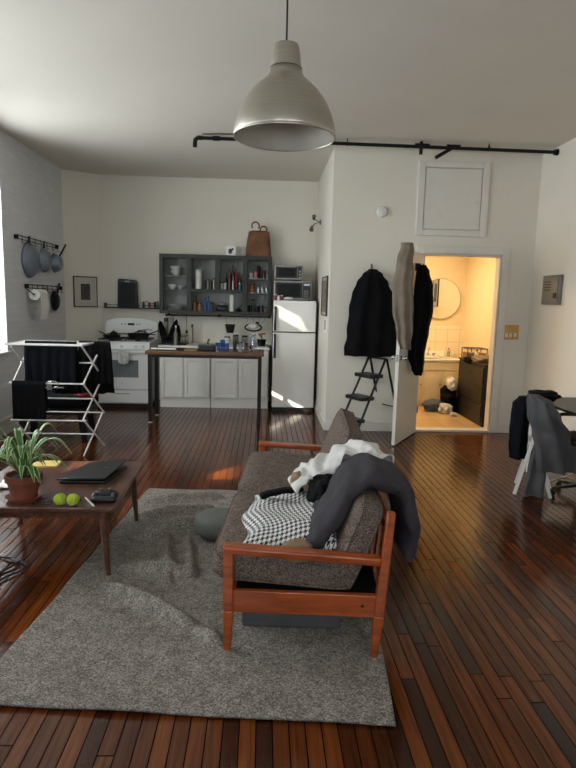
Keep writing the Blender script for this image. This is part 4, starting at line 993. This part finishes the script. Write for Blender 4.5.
for i, (x, h, m_) in enumerate(((-1.88, .07, 'white_pl'), (-1.84, .09, 'black_plastic'), (-1.79, .10, 'white_pl'), (-1.75, .08, 'redp'), (-1.70, .07, 'white_pl'), (-1.665, .09, 'black_plastic'), (-1.625, .10, 'greypanel'))):
    jar('spice_jar', 'small spice jar on the wall shelf above the stove, %s from the speaker' % ('first', 'second', 'third', 'fourth', 'fifth', 'sixth', 'seventh')[i], 'jar', x, 9.03, SZ, .017, h, m_, 'redp' if i in (2, 4) else 'black_plastic', 0, 'spice jars on the wall shelf')
def framed(name, lab, c, w, h, rz, mfr, mpic, border, matw=True, cat='picture'):
    t = thing(name, lab, cat, c, rz); f = .014
    obj('frame', B().bb(-w/2, -.022, -h/2, -w/2+f, 0, h/2).bb(w/2-f, -.022, -h/2, w/2, 0, h/2).bb(-w/2+f, -.022, -h/2, w/2-f, 0, -h/2+f).bb(-w/2+f, -.022, h/2-f, w/2-f, 0, h/2), mfr, t)
    obj('mat_board', B().bb(-w/2+f, -.012, -h/2+f, w/2-f, -.002, h/2-f), 'matboard', t)
    obj('print', B().bb(-w/2+border, -.015, -h/2+border, w/2-border, -.012, h/2-border), mpic, t)
    return t
ca = math.atan2(.33, .46)
framed('framed_print', 'small dark etching with wide mat on the corner wall beside the stove', (-2.70, 8.969, 1.66), .36, .46, ca, 'redwood', 'photo', .11)
framed('framed_poster', 'tall reddish framed poster on the side wall right of the refrigerator', (XS, 7.55, 1.67), .62, .50, -PI/2, 'redwood', 'poster', .05)
t = thing('wall_notice', 'white paper notice under the framed poster', 'notice', (XS, 7.42, 1.30), -PI/2)
obj('sheet', B().bb(-.16, -.006, -.09, .16, 0, .10), 'paper', t); obj('print', B().bb(-.06, -.009, -.06, .06, -.006, .07), 'greypanel', t)
t = thing('wall_fixture', 'small two-armed metal fixture high on the side wall', 'fixture', (XS, 8.45, 2.72), -PI/2)
obj('rosette', B().cyl((0, -.02, 0), (0, 0, 0), .035), 'greypanel', t)
obj('arm', B().tube([(0, -.02, 0), (-.0, -.08, .03), (.06, -.11, .04)], .008).tube([(0, -.02, 0), (0, -.09, -.02), (-.12, -.12, -.06)], .008), 'greypanel', t)
obj('head', B().cyl((.05, -.11, .03), (.10, -.11, .07), .018, .03).cyl((-.11, -.12, -.05), (-.17, -.12, -.09), .02, .035), 'steel', t)

# ------------------------------------------------------------------ pans and paper roll on the brick wall
def wrack(y0, y1, z, lab):
    t = thing('hook_rack', lab, 'hook rack', (XL, (y0+y1)/2, z), 0, 'hook racks on the brick wall'); h = (y1-y0)/2
    obj('bar', B().cyl((.05, -h, 0), (.05, h, 0), .006).cyl((.05, -h, -.04), (.05, h, -.04), .005), 'iron', t)
    for s in (-1, 1): obj('bracket', B().bb(0, s*h-.004, -.045, .052, s*h+.004, .008), 'iron', t)
    n = 7
    for k in range(n):
        y = -h+.08+k*(2*h-.16)/(n-1)
        obj('hook', B().tube([(.05, y, .008), (.062, y, 0), (.064, y, -.04), (.06, y, -.075), (.075, y, -.09), (.09, y, -.08)], .004), 'iron', t)
wrack(7.1, 8.45, 2.29, 'upper black hook rack on the brick wall'); wrack(7.35, 8.55, 1.72, 'lower black hook rack on the brick wall')
def hungpan(x, y, z, r, h, lab, cat, hdir, hl, ml, name='saucepan'):
    t = thing(name, lab, cat, (x, y, z)); 
    obj('bowl', B().lathe([(.001, 0), (r*.7, 0), (r*.95, h*.5), (r, h), (r+.012, h), (r+.012, h-.004), (r*.97, h*.45)][:5]+[(r-.003, h), (r*.9, h*.5), (r*.68, .004), (.001, .004)], n=40).xf(Matrix.Rotation(-PI/2, 4, 'Y')), ml, t)
    obj('handle', B().tube([(0 if False else -h*.8, (r)*math.cos(hdir), r*math.sin(hdir)), (-h*.9, (r+hl*.4)*math.cos(hdir), (r+hl*.35)*math.sin(hdir)), (-h*.8, (r+hl)*math.cos(hdir), (r+hl)*math.sin(hdir)+.02)], .013), 'black_plastic', t)
    return t
hungpan(-2.86, 7.50, 2.03, .21, .08, 'large grey pan hanging at the left of the upper rack', 'pan', PI/2, .06, 'pan_blue', 'grey_pan')
hungpan(-2.80, 7.80, 2.05, .15, .07, 'round grey steel pan hanging in the middle of the upper rack', 'pan', PI/2, .07, 'pan_blue')
t = hungpan(-2.76, 8.12, 2.03, .12, .09, 'small grey saucepan with an angled black handle on the upper rack', 'pan', .55, .38, 'pan_blue')
hungpan(-2.88, 8.3, 1.52, .13, .04, 'small black pan hanging on the lower rack behind the paper roll', 'pan', .9, .16, 'iron', 'skillet')
t = thing('paper_towel', 'white paper towel roll with a hanging sheet on the lower rack', 'paper towel', (-2.84, 7.50, 1.60))
def ry(b): return b
obj('roll', B().lathe([(.022, -.13), (.068, -.13), (.068, .13), (.022, .13)], n=36).xf(Matrix.Rotation(PI/2, 4, 'X')), 'paper', t)
obj('core', B().lathe([(.022, -.131), (.018, -.131), (.018, .131), (.022, .131)], n=24, cap=False).xf(Matrix.Rotation(PI/2, 4, 'X')), 'core', t)
obj('holder_rod', B().cyl((0, -.15, 0), (0, .15, 0), .008).cyl((0, -.15, 0), (-.1, -.15, .08), .006).cyl((0, .15, 0), (-.1, .15, .08), .006), 'iron', t)
def shf(u, v):
    return (.068 + .02*math.sin(v*5)*v, -.12+.24*u+.04*v, .02-.34*v)
obj('hanging_sheet', B().grid(shf, 10, 20), 'paper', t, solid=.003)

# ------------------------------------------------------------------ coat wall, ladder, garments on the door
t = thing('wall_hook', 'small metal hook holding the black coat', 'hook', (1.30, YW, 2.03)); obj('hook', B().bb(-.012, -.008, -.04, .012, 0, .04).tube([(0, -.008, .02), (0, -.05, .0), (0, -.06, -.03), (0, -.075, -.02), (0, -.08, .0)], .006), 'steel', t)
g = garment([(2.0, 1.30, 6.985, .05, .03), (1.94, 1.30, 6.975, .12, .06), (1.84, 1.30, 6.97, .19, .075), (1.68, 1.305, 6.97, .255, .08), (1.45, 1.31, 6.965, .285, .085), (1.2, 1.315, 6.965, .305, .08), (1.0, 1.315, 6.97, .325, .07), (.955, 1.315, 6.97, .33, .065)], folds=.018, nf=9, seed=3)
o = obj('black_coat', g, 'coat', ang=180); tag(o, 'long black coat hanging on the white wall above the step ladder', 'coat')
t = thing('step_ladder', 'black folding step ladder leaning open below the coat', 'step ladder', (1.35, 6.86, 0))
# rails: front pair slopes down to the left, rear pair to the right
def P_(s, z, q): # s 0 top .. along ladder axis ; q across
    return (s[0]+q*.0, s[1], z)
ax = Vector((-.86, -.5, 0)).normalized(); cr_ = Vector((.5, -.86, 0)).normalized()
top = Vector((.03, .02, .945))
for q in (-.15, .15):
    a = top+cr_*q; b_ = top+cr_*(q*1.15)+ax*.46; b_.z = 0
    rl = obj('rail', B().tube([a, b_], .014), 'black_metal', t)
    c_ = top+cr_*q-ax*.02; d2 = top+cr_*(q*1.1)-ax*.30; d2.z = 0
    obj('rear_leg', B().tube([c_, d2], .014), 'black_metal', t)
obj('top_bar', B().tube([top+cr_*-.15, top+cr_*.15], .012), 'black_metal', t)
for z, w_ in ((.74, .17), (.48, .165), (.22, .165)):
    k = (.945-z)/.945; c_ = top+ax*(.46*k+.02); c_.z = z
    Rm = Matrix((ax, cr_, Vector((0, 0, 1)))).transposed()
    obj('step', B().box(c_, (.20, .30, .045), Rm), 'black_plastic', t, bevel=.008)
obj('brace', B().tube([top-ax*.22+cr_*-.15+Vector((0, 0, -.6)), top-ax*.22+cr_*.15+Vector((0, 0, -.6))], .006), 'black_metal', t)

g = garment([(2.25, 1.54, 6.34, .065, .07), (2.1, 1.525, 6.31, .085, .075), (1.8, 1.505, 6.30, .11, .08), (1.55, 1.52, 6.30, .115, .075), (1.3, 1.55, 6.30, .09, .065), (1.10, 1.57, 6.31, .06, .05)], folds=.016, nf=6, seed=5)
o = obj('taupe_robe', g, 'taupe', ang=180); tag(o, 'taupe robe slung over the top corner of the open door', 'robe')
t = thing('door_hook', 'black hook on the inner face of the open door', 'hook', (1.755, 6.66, 2.0)); obj('hook', B().bb(-.03, -.02, -.02, .03, .0, .06).tube([(0, -.02, .03), (.03, -.05, .02), (.05, -.07, .05)], .006), 'iron', t)
g = garment([(2.04, 1.80, 6.61, .04, .03), (1.97, 1.805, 6.60, .075, .06), (1.8, 1.815, 6.59, .105, .075), (1.55, 1.82, 6.585, .125, .08), (1.3, 1.79, 6.58, .12, .075), (1.0, 1.77, 6.58, .10, .07), (.85, 1.80, 6.58, .07, .06), (.78, 1.81, 6.59, .045, .04)], folds=.02, nf=7, seed=8)
o = obj('dark_jacket', g, 'coat', ang=180); tag(o, 'dark jacket hanging on the inner face of the bathroom door', 'jacket')

# ------------------------------------------------------------------ bathroom
t = thing('round_mirror', 'round frameless mirror over the bathroom basin', 'mirror', (2.85, 9.285, 1.69))
obj('mirror_glass', B().cyl((0, -.012, 0), (0, -.001, 0), .32, n=64), 'mirror', t); obj('rim', B().tube([(.322*math.cos(k*PI/32), -.008, .322*math.sin(k*PI/32)) for k in range(64)], .004, 6, True), 'steel', t)
t = thing('bathroom_vanity', 'cream vanity cabinet with arched doors and a white basin top', 'vanity', (2.62, 8.76, .012))
obj('cabinet', B().bb(-.44, .0, .08, .46, .50, .72), 'vanity', t); obj('plinth', B().bb(-.42, .03, 0, .44, .5, .08), 'vanity', t)
for x0 in (-.42, -.12, .18):
    d_ = obj('door', B().bb(x0, -.018, .1, x0+.27, 0, .56), 'vanity', t, bevel=.004)
    ap = [(x0+.04, .14), (x0+.23, .14), (x0+.23, .42)] + [(x0+.135+.095*math.cos(a), .42+.08*math.sin(a)) for a in [k*PI/10 for k in range(1, 10)]] + [(x0+.04, .42)]
    obj('arched_panel', B().prism(ap, -.03, -.018, axis=1), 'vanity', d_, bevel=.006); obj('knob', B().ell((x0+.25, -.03, .36), (.012, .012, .012)), 'brass', d_)
obj('false_front', B().bb(-.42, -.018, .58, .45, 0, .70), 'vanity', t, bevel=.004)
obj('basin_top', B().bb(-.46, -.03, .721, .48, .51, .76).bb(-.46, .48, .76, .48, .51, .84), 'porcelain', t, bevel=.012)
obj('basin', B().lathe([(.21, .775), (.2, .775), (.19, .765), (.14, .765), (.001, .763)], (-.02, .2, 0), n=32), 'porcelain', t)
fc = obj('faucet', B().cyl((.04, .40, .76), (.04, .40, .80), .02).tube([(.04, .40, .79), (.04, .40, .87), (.04, .36, .90), (.04, .28, .87)], .011), 'chrome', t)
for s in (-1, 1): obj('tap_handle', B().cyl((.04+s*.09, .40, .76), (.04+s*.09, .40, .80), .016).beam((.04+s*.07, .4, .805), (.04+s*.13, .4, .81), .014, .01), 'chrome', fc)
jar('soap_dispenser', 'small bottle beside the bathroom faucet', 'bottle', 2.98, 9.12, .775, .025, .14, 'brass', 'black_plastic', 1)
o = obj('tumbler', B().lathe([(.001, 0), (.028, 0), (.032, .1), (.028, .1), (.026, .006), (.001, .006)]), 'porcelain', loc=(2.9, 9.14, .775)); tag(o, 'pale tumbler on the basin top beside the faucet', 'tumbler')
t = thing('dark_dresser', 'black brown dresser inside the bathroom door on the right', 'dresser', (3.07, 7.86, .012))
obj('carcass', B().bb(-.17, -.52, .0, .17, .48, .80), 'dark_dresser', t, bevel=.004)
obj('top', B().bb(-.185, -.53, .801, .185, .49, .825), 'dark_dresser', t, bevel=.004)
for k in range(3):
    d_ = obj('drawer', B().bb(-.185, -.49, .05+k*.25, -.171, .46, .28+k*.25), 'dark_dresser', t, bevel=.004); obj('handle', B().cyl((-.197, -.1, .17+k*.25), (-.197, .08, .17+k*.25), .006), 'iron', d_)
t = thing('wire_basket', 'black framed basket on the far end of the dresser', 'basket', (3.05, 8.18, .838))
w_ = B()
for z in (0.006, .15): w_.tube([(-.14, -.12, z), (.14, -.12, z), (.14, .12, z), (-.14, .12, z), (-.14, -.12, z)], .007)
for x in (-.14, 0, .14):
    for y in (-.12, .12): w_.cyl((x, y, .006), (x, y, .15), .006)
obj('frame', w_, 'iron', t); obj('lining', B().bb(-.13, -.11, .012, .13, .11, .09), 'tan', t)
b, R = blob((3.02, 7.75, .87), (.14, .2, .05), 21, .3, flat=.838); b.rings(R); tag(obj('folded_clothes', b, 'tan', sub=1), 'brownish clothes heaped on top of the dresser', 'clothes')
b, R = blob((2.93, 7.95, .84), (.09, .14, .05), 25, .3); b.rings(R); tag(obj('black_towel', b, 'black_cloth', sub=1), 'black cloth spilling over the dresser edge', 'towel')
jar('cosmetic_bottle', 'white bottle among the clothes on the dresser', 'bottle', 3.02, 8.02, .838, .03, .14, 'white_pl', 'bluep', 1)
for nm, c_, r_, m_, sd, lab in (('navy_towel', (2.60, 8.45, .09), (.17, .13, .08), 'bluejacket', 31, 'dark blue cloth at the left of the bathroom floor heap'), ('laundry_pile', (2.79, 8.40, .20), (.12, .15, .19), 'black_cloth', 33, 'black laundry pile beside the dresser on the bathroom floor'),
        ('white_shirt', (2.72, 8.28, .08), (.10, .09, .075), 'white_cloth', 35, 'white shirt crumpled on the bathroom floor'), ('white_towel', (2.80, 8.33, .44), (.07, .08, .09), 'white_cloth', 37, 'white cloth on top of the black laundry pile'), ('sock', (2.76, 8.06, .04), (.05, .04, .025), 'white_cloth', 39, 'small white sock on the tiles before the laundry')):
    b, R = blob(c_, r_, sd, .35, flat=.014); b.rings(R); tag(obj(nm, b, m_, sub=1), lab, 'laundry' if 'sock' not in nm else 'sock')
framed('bathroom_picture', 'narrow black framed picture on the bathroom right wall', (XR-.04, 7.62, 1.82), .34, .52, -PI/2, 'black_plastic', 'photo', .09)

# ------------------------------------------------------------------ desk corner at the right
t = thing('desk', 'dark-topped desk with white legs by the right wall', 'desk', (2.95, 4.85, 0))
obj('desktop', B().bb(-.36, -.55, .715, .33, .55, .74), 'black_plastic', t, bevel=.004)
for sy in (-1, 1):
    for x in (-.33, .28): obj('leg', B().bb(x-.025, sy*.5-.025, 0, x+.025, sy*.5+.025, .714), 'rackwhite', t, bevel=.004)
obj('crossbar', B().bb(-.30, .49, .62, .25, .51, .70), 'rackwhite', t)
t = thing('office_chair', 'black office chair with a star base pushed under the desk', 'office chair', (2.70, 4.66, 0), .2)
obj('seat', B().ell((.05, 0, .50), (.22, .21, .035), 32, .4, .4), 'black_plastic', t, ang=180)
obj('gas_column', B().cyl((.03, 0, .08), (.03, 0, .47), .025), 'black_metal', t)
for k in range(5):
    a = k*2*PI/5+2.9; e_ = (.03+.22*math.cos(a), .22*math.sin(a), .065)
    s_ = obj('base_spoke', B().beam((.03, 0, .10), e_, .045, .03, .03, .02, up=(0, 0, 1)), 'black_plastic', t, bevel=.006)
    obj('caster', B().cyl((e_[0]-.012, e_[1], .026), (e_[0]+.012, e_[1], .026), .026).cyl(e_, (e_[0], e_[1], .03), .008), 'black_plastic', s_)
obj('armrest', B().tube([(-.10, .20, .49), (-.12, .23, .58), (-.10, .22, .655), (-.02, .21, .675), (.12, .21, .67)], .016), 'black_plastic', t)
t = thing('folding_chair', 'white folding chair buried under jackets beside the desk', 'folding chair', (2.41, 4.78, 0), -.45)
for s in (-1, 1):
    y = s*.17
    obj('front_leg', B().beam((-.165, y, 0), (.02, y, .80), .03, .022), 'rackwhite', t, bevel=.004)
    obj('rear_leg', B().beam((.12, y*.86, 0), (-.04, y*.86, .47), .028, .02), 'rackwhite', t, bevel=.004)
obj('seat', B().bb(-.09, -.14, .44, .16, .14, .46), 'rackwhite', t, bevel=.006)
obj('back_slat', B().bb(-.005, -.17, .68, .015, .17, .78), 'rackwhite', t, bevel=.004)
g = garment([(.86, 2.31, 4.74, .05, .06), (.82, 2.33, 4.70, .09, .13), (.70, 2.37, 4.66, .125, .14), (.55, 2.43, 4.64, .155, .11), (.40, 2.47, 4.62, .17, .09), (.26, 2.49, 4.61, .17, .08), (.235, 2.49, 4.61, .165, .075)], folds=.035, nf=7, seed=6)
tag(obj('grey_jacket', g, 'greyjacket', ang=180), 'grey jacket draped over the folding chair back', 'jacket')
g = garment([(.62, 2.37, 4.66, .05, .05), (.45, 2.355, 4.655, .06, .045), (.25, 2.34, 4.65, .075, .045), (.05, 2.325, 4.64, .085, .045), (.012, 2.325, 4.64, .085, .045)], folds=.02, nf=4, seed=9)
tag(obj('grey_trousers', g, 'greyjacket', ang=180), 'grey trouser leg hanging to the floor beside the white chair leg', 'trousers')
g = garment([(.82, 2.34, 4.90, .09, .06), (.76, 2.29, 4.89, .09, .08), (.6, 2.265, 4.88, .075, .08), (.42, 2.255, 4.87, .075, .07), (.28, 2.26, 4.86, .07, .06)], folds=.02, nf=5, seed=12)
tag(obj('navy_jacket', g, 'navy_cloth', ang=180), 'dark blue jacket hanging behind the grey jacket', 'jacket')
b, R = blob((2.45, 4.86, .84), (.13, .10, .04), 14, .35); b.rings(R); tag(obj('black_beanie', b, 'black_cloth', sub=1), 'black cloth lump on top of the jackets', 'hat')
tag(obj('white_cable', B().tube([(2.42, 4.95, .30), (2.48, 4.95, .12), (2.6, 5.0, .01), (2.9, 5.2, .008), (3.2, 5.25, .1)], .004), 'white_pl'), 'thin white cable dropping behind the grey jacket', 'cable')
# ------------------------------------------------------------------ added unseen wall outside, slotted to shape a few sun shafts
SUN = Vector((.60, .67, -.30))
BX = -4.3
gaps = []
def gap(y0, y1, z0, z1):
    k = (BX-XL)/SUN.x
    gaps.append((y0+k*SUN.y, y1+k*SUN.y, z0+k*SUN.z, z1+k*SUN.z))
gap(1.98, 2.42, 1.24, 1.39)      # patch on the floor
gap(4.25, 4.88, 1.80, 1.835)      # streak low on the fridge
gap(3.78, 3.86, 1.50, 1.80)      # streak on the floor before it
for k in range(6): gap(4.28+.02*k, 4.80, 2.955+k*.028, 2.965+k*.028)      # soft band on the freezer door
ys = sorted({-14., 12.} | {g_[0] for g_ in gaps} | {g_[1] for g_ in gaps}); zs = sorted({-.1, 9.} | {g_[2] for g_ in gaps} | {g_[3] for g_ in gaps})
b = B()
for i in range(len(ys)-1):
    for j in range(len(zs)-1):
        cy, cz = (ys[i]+ys[i+1])/2, (zs[j]+zs[j+1])/2
        if not any(g_[0] < cy < g_[1] and g_[2] < cz < g_[3] for g_ in gaps): b.bb(BX-.01, ys[i], zs[j], BX, ys[i+1], zs[j+1])
struct('sun_mask_wall', b, 'sun_mask')

# ------------------------------------------------------------------ light
def area(name, loc, size, sy, power, col, rot):
    l = bpy.data.lights.new(name, 'AREA'); l.shape = 'RECTANGLE'; l.size = size; l.size_y = sy; l.energy = power; l.color = col
    o = bpy.data.objects.new(name, l); COL.objects.link(o); o.location = loc; o.rotation_euler = rot; return o
PW = (135, 140, 55, 30)
for i, (y0, y1, z0, z1) in enumerate(wins):
    area('window_daylight', (XL-.56, (y0+y1)/2, (z0+z1)/2+.1), z1-z0+.2, y1-y0+.2, PW[i], (1, .965, .91), (0, -PI/2+.08, 0))
for x0, x1 in RW:
    area('rear_window_fill', ((x0+x1)/2, -2.4, 2.0), x1-x0+.1, 2.1, 60, (1, .97, .93), (PI/2, 0, 0))  # fill light coming through the added rear windows
s = bpy.data.lights.new('sun', 'SUN'); s.energy = 34; s.angle = math.radians(.4); s.color = (1, .84, .62)
o = bpy.data.objects.new('sun', s); COL.objects.link(o); o.rotation_euler = SUN.to_track_quat('-Z', 'Y').to_euler()
area('bathroom_ceiling_lamp', (2.1, 8.3, 2.58),    .5, .5, 46, (1, .75, .43), (0, 0, 0))
w = bpy.data.worlds.new('sky'); sc.world = w; w.use_nodes = True
w.node_tree.nodes['Background'].inputs[0].default_value = (.92, .96, 1, 1); w.node_tree.nodes['Background'].inputs[1].default_value = 1.6

# ------------------------------------------------------------------ camera
def camera():
    p, r, y = [math.radians(a) for a in (8.2, 1.4, 2.6)]
    f = Vector((math.sin(y)*math.cos(p), math.cos(y)*math.cos(p), -math.sin(p))); rt = Vector((math.cos(y), -math.sin(y), 0)); up = rt.cross(f)
    r2 = rt*math.cos(r)+up*math.sin(r); u2 = -rt*math.sin(r)+up*math.cos(r)
    c = bpy.data.cameras.new('camera'); c.sensor_fit = 'VERTICAL'; c.sensor_height = 24; c.lens = 24*577/768; c.clip_start = .05
    o = bpy.data.objects.new('camera', c); COL.objects.link(o)
    m = Matrix((r2, u2, -f)).transposed().to_4x4(); m.translation = (0, 0, 1.6); o.matrix_world = m
    sc.camera = o
camera()
sc.view_settings.view_transform = 'Standard'; sc.view_settings.look = 'None'; sc.view_settings.gamma = 1; sc.view_settings.use_curve_mapping = False
sc.view_settings.exposure = 0.2
